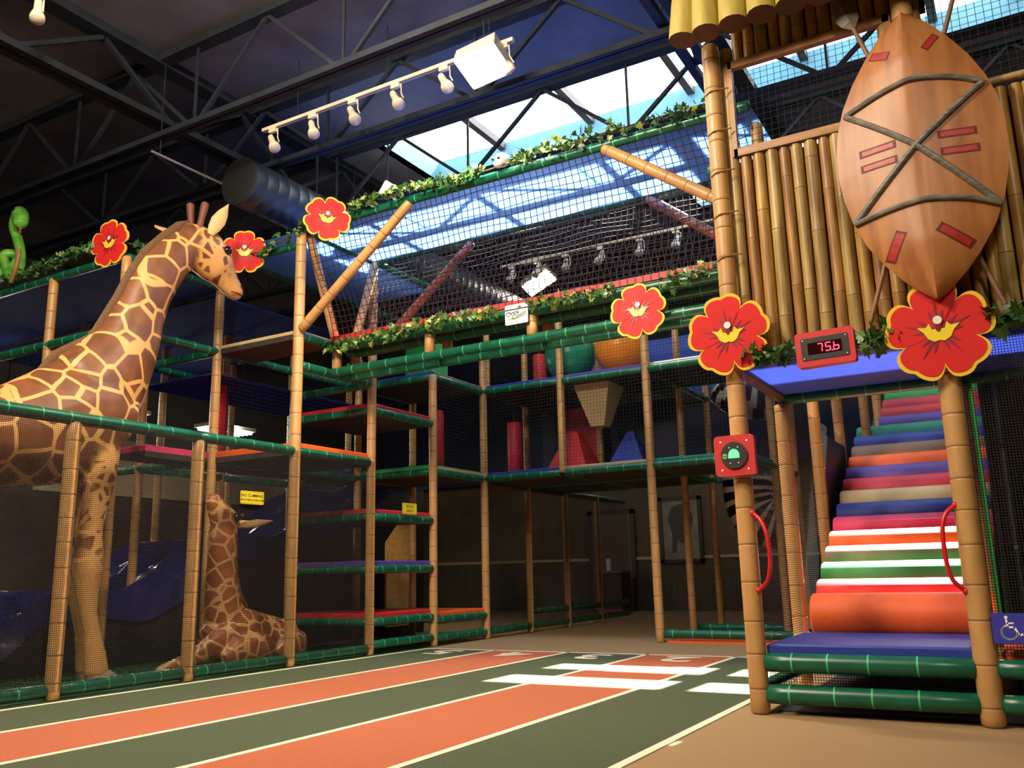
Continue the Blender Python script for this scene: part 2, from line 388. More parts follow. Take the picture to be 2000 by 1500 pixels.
for y, zb, xt, st, lb in ((5.45, 5.33, -5.80, 0.98, 'dark steel roof truss just in front of the cream lighting track'),
              (6.75, 5.47, -5.2, 0.98, 'dark steel roof truss between lighting track and skylight'), (8.08, 5.40, -6.2, 1.02, 'dark zigzag roof truss crossing right in front of the bright skylight'),
              (9.95, 5.40, -5.4, 0.98, 'dark steel roof truss just beyond the skylight'), (12.9, 5.33, -5.8, 0.98, 'dark steel roof truss farthest away, seen through the bridge net')):
    joist(y, zb, xt, st, lb)
def girder(x, lb, z0=5.55):
    t = thing('roof_girder', lb, 'girder', (x, 6, z0))
    for s in (-1, 1): MB().box((x+s*0.07-0.04, -6, z0), (x+s*0.07+0.04, 18, z0+0.07)).build('bottom_chord', M_steel, t, smooth=False)
    MB().box((x-0.1, -6, ZC-0.1), (x+0.1, 18, ZC)).build('top_chord', M_steel, t, smooth=False)
    y = 0.3; up = True
    while y < 14:
        MB().bar((x, y, z0+0.05 if up else ZC-0.1), (x, y+0.9, ZC-0.1 if up else z0+0.05), 0.045, 0.045).build('web', M_steel, t, smooth=False)
        y += 0.9; up = not up
girder(-7.40, 'dark steel girder running lengthwise under the ceiling above the tall giraffe')
girder(-2.17, 'dark steel girder running lengthwise over the skylight near the bamboo hut')
# round spiral duct
t = thing('air_duct', 'round dark spiral air duct under the ceiling between giraffe and bridge', 'duct', (-6.93, 8.4, 4.8))
MB().tube((-6.93, 6.2, 5.08), (-6.93, 13.4, 5.08), sum([[(k*0.16, 0.268, 0), (k*0.16+0.012, 0.273, 0), (k*0.16+0.024, 0.268, 0)] for k in range(45)], []), 24).build('duct_pipe', mat('duct_steel', (0.030, 0.042, 0.060), 0.45, metal=0.2, noise=0.2, nscale=4), t)
for y in (7.4, 10.4): MB().bar((-6.93, y, 5.33), (-6.93, y, ZC), 0.02, 0.02).build('hanger', M_steel, t)
MB().tube((-6.93, 6.19, 5.08), (-6.93, 6.2, 5.08), [(0, 0.24, 0), (0.01, 0.272, 0)], 24).build('end_cap', M_black, t)  # black cap added where the duct fades into shade
t = thing('conduit_pipe', 'thin pale conduit pipe running below the dark ceiling girder', 'pipe', (-7.28, 7.0, 5.15))
MB().cyl((-7.28, 5.35, 5.16), (-7.28, 8.6, 5.16), 0.014, n=8).build('pipe_run', mat('conduit_steel', (0.35, 0.36, 0.38), 0.35, metal=0.6), t)
for y in (5.45, 7.0, 8.5): MB().bar((-7.28, y, 5.17), (-7.28, y, ZC), 0.01, 0.01).build('hanger', M_steel, t)

# ------------------------------------------------------------------ lighting tracks and spotlights
def track(name, x0, x1, y, z, label):
    t = thing(name, label, 'lighting track', ((x0+x1)/2, y, z))
    MB().box((x0, y-0.022, z), (x1, y+0.022, z+0.035)).build('track_rail', M_cream, t, smooth=False)
    MB().box((x0+0.01, y-0.008, z-0.003), (x1-0.01, y+0.008, z+0.002)).build('slot', M_brown, t, smooth=False)
    k = x0+0.5
    while k < x1:
        MB().cyl((k, y, z+0.03), (k, y, ZC), 0.006, n=6).build('hanger_rod', M_steel, t); k += 1.2
def spot(c, aim, label, grp, m=None, lit=False):
    """track head: adaptor, yoke, socket, lamp bell"""
    m = m or M_cream; c = Vector(c); t = thing('spotlight', label, 'spotlight', c-Vector((0, 0, 0.28)), grp)
    MB().box(c+Vector((-0.05, -0.02, -0.045)), c+Vector((0.05, 0.02, 0.0))).build('adaptor', m, t, smooth=False)
    d = Vector(aim).normalized(); h = Vector((1, 0, 0)); p = c+Vector((0, 0, -0.16))
    s = d.cross(h).cross(d).normalized()
    yk = [c+Vector((0, 0, -0.04)), c+s*0.07+Vector((0, 0, -0.05)), p+s*0.075-d*0.0, p+s*0.075+d*0.07]
    MB().path(yk, 0.007, 6).build('yoke', m, t)
    b = p-d*0.10
    MB().tube(b, b+d, [(0, 0.030, 0), (0.02, 0.034, 0), (0.10, 0.036, 0), (0.115, 0.04, 0), (0.17, 0.060, 0), (0.20, 0.062, 0), (0.215, 0.058, 0)], 16).build('lamp_bell', m, t)
    MB().tube(b+d*0.212, b+d, [(0, 0.054, 0), (0.008, 0.050, 0), (0.018, 0.03, 0), (0.022, 0.005, 0)], 16).build('lamp_face', mat('lamp_face', (0.5, 0.46, 0.38), 0.25), t)
    return t
ZT = 5.61; YT = 6.27
track('lighting_track', -6.67, -3.51, YT, ZT, 'long cream lighting track hanging in front of the skylight')
ordn = ['leftmost', 'second from left', 'third from left', 'fourth from left', 'fifth from left']
for i, x in enumerate((-6.52, -5.95, -5.41, -4.86, -4.28)):
    spot((x, YT, ZT), ((0.5, -0.15, -0.85) if i != 1 else (0.42, -0.2, -0.9)), 'cream spotlight on the near lighting track, %s' % ordn[i], 'spotlights on the near track')
spot((-3.62, YT, ZT), (0.3, 0.6, -0.8), 'cream spotlight at the right end of near track beside the glowing flood', 'spotlights on the near track')
def flood(c, lab, hx=0.16, hy=0.10, aim=(0, 0, -1), energy=0, sp=120, la=None):
    """open-faced flood: tray, rim, glowing face of tubes, stem"""
    c = Vector(c); t = thing('flood_lamp', lab, 'lamp', c-Vector((0, 0, 0.1)))
    d = Vector(aim).normalized(); a = d.cross(Vector((0, 1, 0))).normalized(); b = d.cross(a)
    MB().obox(c-d*0.05, (hx, hy, 0.04), (a, b, d)).build('lamp_housing', M_cream, t, smooth=False)
    for s in (-1, 1):
        MB().obox(c+a*hx*s+d*0.02, (0.008, hy, 0.05), (a, b, d)).build('reflector_rim', M_cream, t, smooth=False)
        MB().obox(c+b*hy*s+d*0.02, (hx, 0.008, 0.05), (a, b, d)).build('reflector_rim', M_cream, t, smooth=False)
    nt_ = max(2, int(hy*2/0.075))
    for k in range(nt_):
        o_ = -hy+hy*2*(k+0.5)/nt_; MB().cyl(c+d*0.05+b*o_-a*hx*0.95, c+d*0.05+b*o_+a*hx*0.95, hy/nt_*0.95, n=10).build('lamp_tube', M_glow, t)
    MB().bar(c-d*0.08, (c.x, c.y, ZC), 0.015, 0.015).build('stem', M_steel, t)
    if energy:
        l = lamp('flood_light', 'SPOT', c+d*0.16, energy, (1, 0.86, 0.64), target=c+d*0.16+Vector(la or aim), spot_size=math.radians(sp), spot_blend=0.6, shadow_soft_size=0.12)
        l.parent = t; l.location = c+d*0.16-t.location
flood((-3.80, YT-0.05, 5.47), 'glowing flood lamp at the right end of the cream lighting track', 0.21, 0.17, (0.10, -0.40, -1), 700, la=(-0.15, 0.30, -1))
flood((-6.45, 8.17, 5.56), 'small glowing flood lamp above the ivy at the bridge\'s left end', 0.13, 0.10, (0.60, -0.65, -0.45), 60, la=(0.3, -0.4, -1))
flood((-6.47, 12.2, 5.56), 'glowing twin tube lamp seen through the bridge net', 0.26, 0.14, (0.35, -0.5, -0.8), 60)
track('lighting_track', -6.75, -3.14, 11.46, 5.61, 'far pinkish lighting track seen through the bridge net')
for i, x in enumerate((-6.56, -6.1, -5.6, -5.02, -4.39, -3.83)):
    spot((x, 11.46, 5.61), (random.uniform(-.3, .3), -0.4, -0.9), 'white spotlight seen through the bridge net, %s' % (ordn[i] if i < 5 else 'rightmost'), 'spotlights on the far track', M_white)
spot((-6.75, 3.76, 5.80), (0.2, -0.1, -1), 'cream spotlight cut off by the top left corner of the picture', 'spotlight overhead', M_cream)
# ------------------------------------------------------------------ play structure grid
U = 1.22; XA, XB, XC, XD = -6.386, -7.606, -8.826, -10.046
PY = [4.17+U*k for k in range(-2, 9)]           # PY[2]=4.17 ... PY[4]=6.61, PY[5]=7.83, PY[6]=9.05, PY[7]=10.27
Z1, Z2, Z3 = 2.12, 3.345, 4.52
P1, P2, P3, P4, P5, P6, P7 = PY[2], PY[3], PY[4], PY[5], PY[6], PY[7], PY[8]

# giraffe pen: net fence along the lanes
pen = thing('net_fence', 'green railed net fence with tan bamboo posts in front of the giraffes', 'fence', (XA, 4.8, 0))
for y in (PY[1], P1, P2): post(pen, (XA, y, 0), (XA, y, Z1-0.03), 0.057)
for a, b in ((PY[0], PY[1]), (PY[1], P1), (P1, P2), (P2, P3)): rail(pen, (XA, a+0.05, 0.075), (XA, b-0.05, 0.075), 0.05)
rail(pen, (XA, 2.0, Z1), (XA, P2, Z1), 0.052); rail(pen, (XA, P2, Z1), (XA, P3-0.03, Z1), 0.05)
for a, b in ((PY[1], P1), (P1, P2), (P2, P3)): netq(pen, (XA+0.055, a, 0.07), (XA+0.055, b, 0.07), (XA+0.055, b, Z1), (XA+0.055, a, Z1), M_net)

# climbing tower with stepped decks
ct = thing('climbing_tower', 'climbing tower of stepped coloured decks between tan bamboo posts', 'play structure', (XA, P4, 0))
post(ct, (XA, P3, 0), (XA, P3, Z3), 0.056); post(ct, (XA, P4, 0), (XA, P4, Z3)); post(ct, (XA, P5, 0), (XA, P5, Z2+0.03)); post(ct, (XA, P6, 0), (XA, P6, Z2+0.62), 0.052)
for y in (P3, P4, P5, P6): post(ct, (XB, y, 0), (XB, y, Z3 if y < 7 else Z2+0.4), 0.05)
def rx(y, z, r=0.046, x0=XB, x1=XA, p=ct): rail(p, (x0+0.04, y, z), (x1-0.04, y, z), r)
def ry(x, a, b, z, r=0.048, p=ct): rail(p, (x, a+0.04, z), (x, b-0.04, z), r)
ry(XA, P3, P4, 0.075); netq(ct, (XA+0.05, P3, 0.07), (XA+0.05, P4, 0.07), (XA+0.05, P4, Z1), (XA+0.05, P3, Z1), M_net)
ry(XA, P3, P4, Z1); pad(ct, XB, XA, P3, P4, Z1, M_orange)
ry(XA, P3, 7.15, Z2, 0.046); ry(XA, P3, P4, 3.03, 0.05); pad(ct, XB, XA, P3, 7.13, Z2, M_tan, 0.03)
ry(XA, 7.42, P4, Z2-0.12, 0.046)
# stepped decks in the bay P4-P5, edge rails on two sides
for z, m in ((0.35, M_red), (0.925, M_purple), (1.505, M_crim), (2.725, M_red)):
    ry(XA, P4, P5, z, 0.05); rx(P4, z)
    x0 = XB
    pad(ct, x0, XA-0.01, P4, P5, z, m)
ry(XA, P4, P5, 0.11, 0.05)
rx(P4, Z1); rx(P4, 3.03)
rx(P5, Z1); pad(ct, XB, XA, P5, P6, Z1, M_green); ry(XA, P5, P6, Z1, 0.046)
MB().box((XA-0.03, P5+0.06, Z1+0.04), (XA+0.03, P6-0.06, Z1+0.075)).build('edge_strip', M_tan, ct, smooth=False)
ry(XA, P5, P6, 0.31, 0.05); ry(XA, P5, P6, 0.095, 0.05); pad(ct, XB, XA, P5, P6, 0.31, M_orange, 0.05)
rx(P5, Z2); ry(XA, P5, P6, Z2, 0.044); pad(ct, XB, XA, P5, P6, Z2, M_blue, 0.04)
MB().box((XA-0.025, P5+0.06, Z2+0.04), (XA+0.025, P6-0.06, Z2+0.06)).build('edge_strip', M_brown, ct, smooth=False)
netq(ct, (XA+0.04, P5, Z1+0.08), (XA+0.04, P6, Z1+0.08), (XA+0.04, P6, Z2), (XA+0.04, P5, Z2), M_netw)
# green block under the deck behind the bridge
MB().box((-7.35, P5+0.7, Z2+0.09), (-6.9, P5+1.1, Z2+0.72)).build('foam_block', M_green, ct, smooth=False)
# blue vinyl roof over the P3-P5 bay and rail on top
MB().box((XB, P3, Z3-0.01), (XA, P5, Z3+0.004)).build('roof_sheet', M_sky, ct, smooth=False)
rail(ct, (XB, P3, Z3-0.16), (XA, P3, Z3-0.16), 0.035); rail(ct, (XB, P3, Z3), (XB, P6, Z3), 0.045)
rail(ct, (XA, P3, Z3+0.02), (XA, P5, Z3+0.02), 0.04)

M_nsh = mat('navy_sheet', (0.018, 0.036, 0.20), 0.85, spec=0.08, noise=0.2, nscale=3)
# side tower behind the tall giraffe
stw = thing('play_tower', 'dark netted play tower with blue roof sheets behind the tall giraffe', 'play structure', (XC, 7.2, 0))
for x in (XB, XC, XD, XD-U):
    for y in (P2,): post(stw, (x, y, 0 if x == XB else Z1), (x, y, 4.1), 0.05)
for x in (XC, XD):
    for y in (P3, P4, P5, P6): post(stw, (x, y, 0), (x, y, 4.1), 0.048)
rail(stw, (XD-2*U, P2, Z2), (XB, P2, Z2), 0.05); rail(stw, (XD-2*U, P2, 4.1), (XB, P2, 4.1), 0.045)
rail(stw, (XB, P2, 4.1), (XB, P3, 4.1), 0.04)
MB().box((XD-2*U, P2, 4.06), (XB, P3, 4.075)).build('roof_sheet', M_nsh, stw, smooth=False)
MB().box((XD-2*U, P3, 4.0), (XB, P4+U, 4.015)).build('roof_sheet', M_nsh, stw, smooth=False)
netq(stw, (XD-2*U, P2+0.02, Z1), (XB, P2+0.02, Z1), (XB, P2+0.02, Z2), (XD-2*U, P2+0.02, Z2), M_netw)
netq(stw, (XD-2*U, P2+0.04, Z2), (XB, P2+0.04, Z2), (XB, P2+0.04, 4.1), (XD-2*U, P2+0.04, 4.1), M_netw)
for x in (XB, XC): rail(stw, (x, P2, Z2), (x, P6, Z2), 0.046); rail(stw, (x, P3, Z1), (x, P6, Z1), 0.046)
rail(stw, (XC-U, P3, Z2), (XB, P3, Z2), 0.046); rail(stw, (XD, P3, Z1), (XB, P3, Z1), 0.046)
MB().box((XC-0.1, P3, 3.10), (XB-0.05, P5, 3.115)).build('blue_underside', M_nsh, stw, smooth=False)
pad(stw, XB-0.55, XB-0.05, P3+0.05, P6, Z1, M_blue)
pad(stw, XB-0.5, XB-0.05, P2+0.4, P3, Z1, M_pink)
netq(stw, (XB-0.03, P3, Z1+0.1), (XB-0.03, P5, Z1+0.1), (XB-0.03, P5, Z2), (XB-0.03, P3, Z2), M_netw)
MB().cyl((XB-0.5, 7.1, Z1+0.1), (XB-0.5, 7.1, Z2-0.1), 0.1, n=16).build('foam_column', M_red, stw)
MB().box((XD-1.2, 5.2, 0), (XD-1.1, 15, 2.0)).build('back_panel', mat('dark_panel', (0.05, 0.03, 0.022), 0.6, noise=0.3, nscale=3), stw, smooth=False)

# ------------------------------------------------------------------ net bridge
br = thing('net_bridge', 'net bridge with red floor and blue roof crossing to the bamboo hut', 'bridge', (-4.0, 7.25, 3.0))
XR = -1.52; YN, YF, YTN, YTF = 7.12, 7.42, P3, P4
rail(br, (XA, YN, 3.035), (XR, YN, 3.035), 0.05); rail(br, (XA, YF, 3.035), (XR, YF, 3.035), 0.05)
rail(br, (XA, YN-0.02, 3.31), (XR, YN-0.02, 3.31), 0.062); rail(br, (XA, YF, 3.31), (XR, YF, 3.31), 0.062)
for x in (-6.30, -5.06, -3.86, -2.66):
    post(br, (x, YN, 3.06), (x, YN, 3.30), 0.055, 'stub_post'); post(br, (x, YF+0.02, 3.06), (x, YF+0.02, 3.30), 0.055, 'stub_post')
MB().box((XA+0.05, YN-0.07, 3.36), (XR, YF+0.07, 3.42)).build('bridge_floor', M_red, br, smooth=False)
k = XA+0.1
mb = MB()
while k < XR: mb.box((k-0.006, YN-0.074, 3.355), (k+0.006, YN-0.068, 3.424)); k += 0.075
o = mb.build('lacing', M_cord, br, smooth=False); o['kind'] = 'stuff'
rail(br, (XA+0.0, YTN, Z3), (XR, YTN, Z3), 0.045); rail(br, (XA, YTF, Z3), (XR, YTF, Z3), 0.04)
MB().box((XA+0.05, YTN, Z3-0.005), (XR, YTF, Z3+0.004)).build('roof_sheet', M_sky, br, smooth=False)
M_rpost = mat('red_bounce_vinyl', (0.42, 0.13, 0.06), 0.45, noise=0.2, nscale=7)  # tan post vinyl with red bounce from the bridge floor painted in
def brace(p0, p1, r=0.05, m=None):
    p0 = Vector(p0); p1 = Vector(p1)
    return MB().tube(p0, p1, ringed((p1-p0).length, r, 0, 0.205, 'post'), 14).build('brace', [m or M_post, M_seam], br, ang=60)
brace((XA+0.05, P3-0.02, 3.40), (-4.93, YTN, 4.50)); brace((-2.82, YTN, 4.50), (XR-0.02, YTN-0.02, 3.55))
brace((XA+0.03, P3+0.09, 4.5), (XA+0.05, YN, 3.42), 0.048); brace((XA+0.05, P4-0.03, 4.5), (XA+0.07, YF, 3.42), 0.048)
brace((-6.25, P4+0.02, 3.5), (-4.98, P4, 4.48), 0.048, M_rpost); brace((-2.89, P4, 4.5), (XR, P4, 3.4), 0.048, M_rpost)
def net_side(pb, pt, name, x0, x1, cell=0.066, rad=0.0044):
    """square-knotted cord net between a bottom and a top line"""
    mb = MB(); pb = Vector((0, *pb)); pt = Vector((0, *pt)); d = pt-pb; H = d.length; nrm = Vector((0, d.z, -d.y)).normalized()
    nx = int((x1-x0)/cell); nz = int(H/cell)
    def P(i, j):
        f = j/nz; x = x0+(x1-x0)*i/nx; sag = 0.03*math.sin(math.pi*f)*math.sin(x*2.1)+0.012*math.sin(x*7+f*5)
        return Vector((x+0.02*math.sin(f*6+x), 0, 0))+pb+d*(f+0.008*math.sin(x*5.1+j))+nrm*sag
    def strand(pts):
        rings = []
        for q, p in enumerate(pts):
            dd = (pts[min(q+1, len(pts)-1)]-pts[max(q-1, 0)]).normalized(); a, b = mb.frame(dd)
            rings.append([p+a*rad, p-a*rad*0.5+b*rad*0.87, p-a*rad*0.5-b*rad*0.87])
        mb.loft(rings, 0, False)
    for i in range(nx+1): strand([P(i, j) for j in range(0, nz+1, 2)] + ([P(i, nz)] if nz % 2 else []))
    for j in range(nz+1): strand([P(i, j) for i in range(0, nx+1, 2)])
    o = mb.build(name, M_cord, br, smooth=False); o['kind'] = 'stuff'; return o
net_side((YN-0.05, 3.42), (YTN, Z3-0.03), 'side_net', XA+0.08, XR)
M_cord2 = M_cord
net_side((YF+0.05, 3.42), (YTF, Z3-0.03), 'side_net', XA+0.08, XR)

# ------------------------------------------------------------------ back play tower
bt = thing('play_tower', 'far play tower holding two big balls and foam pyramids behind nets', 'play structure', (-4.6, 11.4, 0))
XS = [XA, XA+U, XA+2*U, XA+3*U, XA+4*U]; YB = [P6, P7, P7+U]
post(bt, (XS[1], P6, Z1), (XS[1], P6, 4.3), 0.05); post(bt, (XS[2], P6, 0), (XS[2], P6, 4.25), 0.054); post(bt, (XA, P6+0.11, Z2), (XA, P6+0.11, 4.3), 0.045)
for y in YB[1:]:
    for x in XS[:4]: post(bt, (x, y, 0 if (x > -4.2 or x < -6) else Z1), (x, y, 4.3), 0.048)
for y in YB:
    for z in (Z1, Z2):
        for i in range(3): rail(bt, (XS[i]+0.03, y, z), (XS[i+1]-0.03, y, z), 0.047)
for x in XS[:4]:
    for z in (Z1, Z2): rail(bt, (x, YB[0]+0.04, z), (x, YB[2], z), 0.044)
rail(bt, (XS[2]+0.03, P6+0.02, 0.10), (XS[3]+0.4, P6+0.02, 0.10), 0.05); rail(bt, (XS[2]+0.03, P7+0.1, 0.10), (XS[3]+0.4, P7+0.1, 0.10), 0.046)
MB().box((XS[2]+0.1, P6-0.05, 0.0), (XS[3]+0.4, P6+0.3, 0.025)).build('floor_pad', M_orange, bt, smooth=False)
for z, ms in ((Z1, (M_blue, M_tan, M_teal)), (Z2, (M_blue, M_purple, M_tan))):
    for i in range(3): pad(bt, XS[i], XS[i+1], YB[0]+0.02, YB[2] if i < 2 else YB[1], z, ms[i], 0.045)
for z0, z1 in ((Z1+0.1, Z2-0.04), (Z2+0.1, 4.25)):
    for i in range(3): netq(bt, (XS[i], P6-0.04, z0), (XS[i+1], P6-0.04, z0), (XS[i+1], P6-0.04, z1), (XS[i], P6-0.04, z1), M_netw)
MB().box((XA, YB[2]+0.05, Z2+0.1), (XS[3], YB[2]+0.08, 4.4)).build('blue_back_sheet', mat('blue_sheet', (0.02, 0.06, 0.36), 0.3), bt, smooth=False)
rail(bt, (XA, P7, 4.3), (XS[3], P7, 4.3), 0.04)
MB().box((XS[0]+0.1, YB[1]+0.35, Z1+0.1), (XS[2]-0.1, YB[1]+0.4, Z2-0.1)).build('foam_wall', M_navy, bt, smooth=False)
MB().box((XS[0]+0.45, YB[1]+0.28, Z1+0.1), (XS[1]-0.1, YB[1]+0.34, Z2-0.1)).build('foam_wall', M_crim, bt, smooth=False)
# low railing line that goes on along the lanes' left side
lf = thing('low_railing', 'dim low green railing with thin tan posts receding behind the climbing tower', 'railing', (XA, 12, 0))
for y in (P7, P7+U, P7+2*U): post(lf, (XA, y, 0), (XA, y, Z1), 0.045)
for a in (P6, P7, P7+U, P7+2*U):
    rail(lf, (XA, a+0.04, 0.10), (XA, a+U-0.04, 0.10), 0.048)
    netq(lf, (XA+0.04, a, 0.1), (XA+0.04, a+U, 0.1), (XA+0.04, a+U, Z1), (XA+0.04, a, Z1), M_net)
for a in (P7, P7+U, P7+2*U): rail(lf, (XA, a+0.04, 0.3), (XA, a+U-0.04, 0.3), 0.046)
MB().box((XA-0.08, P6, Z1-0.08), (XA+0.0, P7+3*U, Z1)).build('red_beam', M_crim, lf, smooth=False)
rail(lf, (XA, P6, Z1-0.03), (XA, P7+3*U, Z1-0.03), 0.04)

# balls, pyramids, bags
def ball(c, r, m, lab): tag(MB().sphere(c, r, 28, 18).build('exercise_ball', m, org=Vector(c)-Vector((0, 0, r))), lab, 'ball', 'big balls on the upper deck')
ball((-5.22, 10.72, Z2+0.085+0.36), 0.36, mat('green_ball', (0.005, 0.24, 0.13), 0.3), 'big shiny green ball on the upper deck behind the net')
ball((-4.46, 10.72, Z2+0.085+0.36), 0.36, mat('orange_ball', (0.85, 0.27, 0.02), 0.3), 'big shiny orange ball on the upper deck behind the net')
def pyramid(cx, cy, z, w, tw, h, m, lab, inv=False):
    lo = [(cx-w, cy-w, z), (cx+w, cy-w, z), (cx+w, cy+w, z), (cx-w, cy+w, z)]; hi = [(cx-tw, cy-tw, z+h), (cx+tw, cy-tw, z+h), (cx+tw, cy+tw, z+h), (cx-tw, cy+tw, z+h)]
    mid = [tuple(Vector(a)*0.97+Vector(b)*0.03) for a, b in zip(lo, hi)]
    if inv: lo = [(cx-tw, cy-tw, z-h), (cx+tw, cy-tw, z-h), (cx+tw, cy+tw, z-h), (cx-tw, cy+tw, z-h)]; hi = [(cx-w, cy-w, z), (cx+w, cy-w, z), (cx+w, cy+w, z), (cx-w, cy+w, z)]; mid = [tuple(Vector(a)*0.03+Vector(b)*0.97) for a, b in zip(lo, hi)]
    tag(MB().loft([lo, mid, hi]).build('foam_pyramid', m, smooth=False), lab, 'foam pyramid', 'foam pyramids on the middle deck')
pyramid(-5.17, 10.66, Z1+0.085, 0.28, 0.07, 0.50, M_red, 'red blunt foam pyramid standing on the middle deck')
pyramid(-4.42, 10.85, Z1+0.085, 0.25, 0.04, 0.46, M_blue, 'blue blunt foam pyramid standing on the middle deck')
pyramid(-4.82, 10.75, Z2-0.03, 0.26, 0.10, 0.56, M_tan, 'sand coloured foam pyramid hanging upside down from the deck', True)
def bag(x, y, z0, z1, r, m, lab):
    t = thing('punching_bag', lab, 'punching bag', (x, y, z0))
    MB().tube((x, y, z0), (x, y, z1), [(0, r*0.9, 0), (0.02, r, 0), (z1-z0-0.02, r, 0), (z1-z0, r*0.9, 0)], 18).build('bag_body', m, t)
    MB().cyl((x, y, z1), (x, y, z1+0.18), 0.012, n=6).build('strap', M_cord, t)
bag(-6.68, 9.55, Z1+0.14, Z1+0.88, 0.10, M_red, 'bright red hanging foam bag behind the step tower')
bag(-6.25, 10.9, Z1+0.14, Z1+0.86, 0.11, M_crim, 'dark red hanging foam bag beside the red pyramid')
bag(-6.12, P7, Z2+0.12, Z2+0.75, 0.10, M_red, 'red hanging foam bag on the upper deck')
# zebra tubes
def smooth_p(P, k=6):
    P = [Vector(p) for p in P]; out = []
    for i in range(len(P)-1):
        p0, p1, p2, p3 = P[max(i-1, 0)], P[i], P[i+1], P[min(i+2, len(P)-1)]
        for j in range(k):
            t = j/k; out.append(0.5*((2*p1)+(p2-p0)*t+(2*p0-5*p1+4*p2-p3)*t*t+(3*p1-p0-3*p2+p3)*t**3))
    return out+[P[-1]]
def ztube(pts, r, lab):
    t = thing('zebra_tube', lab, 'crawl tube', pts[0]); mz = mat('zebra_black', (0.012, 0.012, 0.012), 0.3); mw = mat('zebra_white', (0.62, 0.58, 0.5), 0.35)
    P = [Vector(p) for p in pts]; mb = MB(); n = 22; a, b = mb.frame(P[1]-P[0]); rings = []
    for i, p in enumerate(P):
        d = (P[min(i+1, len(P)-1)]-P[max(i-1, 0)]).normalized(); a = (a-d*a.dot(d)).normalized(); b = d.cross(a)
        rings.append([p+a*(math.cos(2*math.pi*k/n)*r)+b*(math.sin(2*math.pi*k/n)*r) for k in range(n)])
    mb.loft(rings, 0, False)
    mb.m = [1 if math.sin((f//n)*1.25+1.3*math.sin((f % n)*2*math.pi/n*1.0)) > 0.25 else 0 for f in range(len(mb.f))]
    mb.build('tube_shell', [mz, mw], t)
ztube(smooth_p([(-3.45, 12.15, 3.42), (-3.3, 12.15, 3.28), (-3.05, 12.2, 3.2), (-2.75, 12.3, 3.2)], 9), 0.34, 'black and white zebra striped crawl tube at upper deck height')
ztube(smooth_p([(-3.22, 12.1, 2.05), (-3.22, 12.1, 1.8), (-3.14, 12.1, 1.56), (-2.95, 12.15, 1.44), (-2.75, 12.2, 1.42)], 9), 0.37, 'zebra striped crawl tube curving down behind the red light panel')
# ------------------------------------------------------------------ wave slide
M_slide = mat('navy_slide_plastic', (0.010, 0.014, 0.11), 0.14, spec=0.7, coat=0.6)
sl = thing('wave_slide', 'glossy navy wave slide descending behind the two giraffes', 'slide', (-9.0, 7.5, 0))
SP = [(4.2, 0.10), (4.7, 0.22), (5.2, 0.58), (5.75, 0.62), (6.3, 0.55), (6.75, 0.72), (7.1, 1.02), (7.5, 1.19), (8.2, 1.18), (8.8, 1.27), (9.4, 1.62), (10.0, 1.95), (10.6, 2.2), (11.4, 2.28)]
def sz(y):
    for (a, za), (b, zb) in zip(SP, SP[1:]):
        if y <= b: f = (y-a)/(b-a); f = f*f*(3-2*f)*0.5+f*0.5; return za+(zb-za)*f
    return SP[-1][1]
XS0, XS1, NL = -10.0, -8.15, 3
mb = MB(); ny = 60; prof = []
nxx = 37
for i in range(nxx):
    f = i/(nxx-1); q = (f*NL) % 1.0; prof.append((XS0+(XS1-XS0)*f, 0.17*abs(math.cos(math.pi*f*NL))**6))
rings = []
for j in range(ny+1):
    y = 4.2+(11.4-4.2)*j/ny; z = sz(y)
    rings.append([(x, y, z+h) for x, h in prof]+[(XS1, y, z-0.12), (XS0, y, z-0.12)])
mb.loft(rings).build('slide_bed', M_slide, sl, ang=50)
mb = MB(); rings = []
for j in range(ny+1):
    y = 4.25+(11.35-4.25)*j/ny; rings.append([(XS1-0.04, y, 0), (XS1-0.04, y, max(0.02, sz(y)-0.06)), (XS1-0.07, y, max(0.02, sz(y)-0.06)), (XS1-0.07, y, 0)])
mb.loft(rings).build('side_skirt', mat('slide_skirt', (0.016, 0.014, 0.016), 0.35), sl, smooth=False)

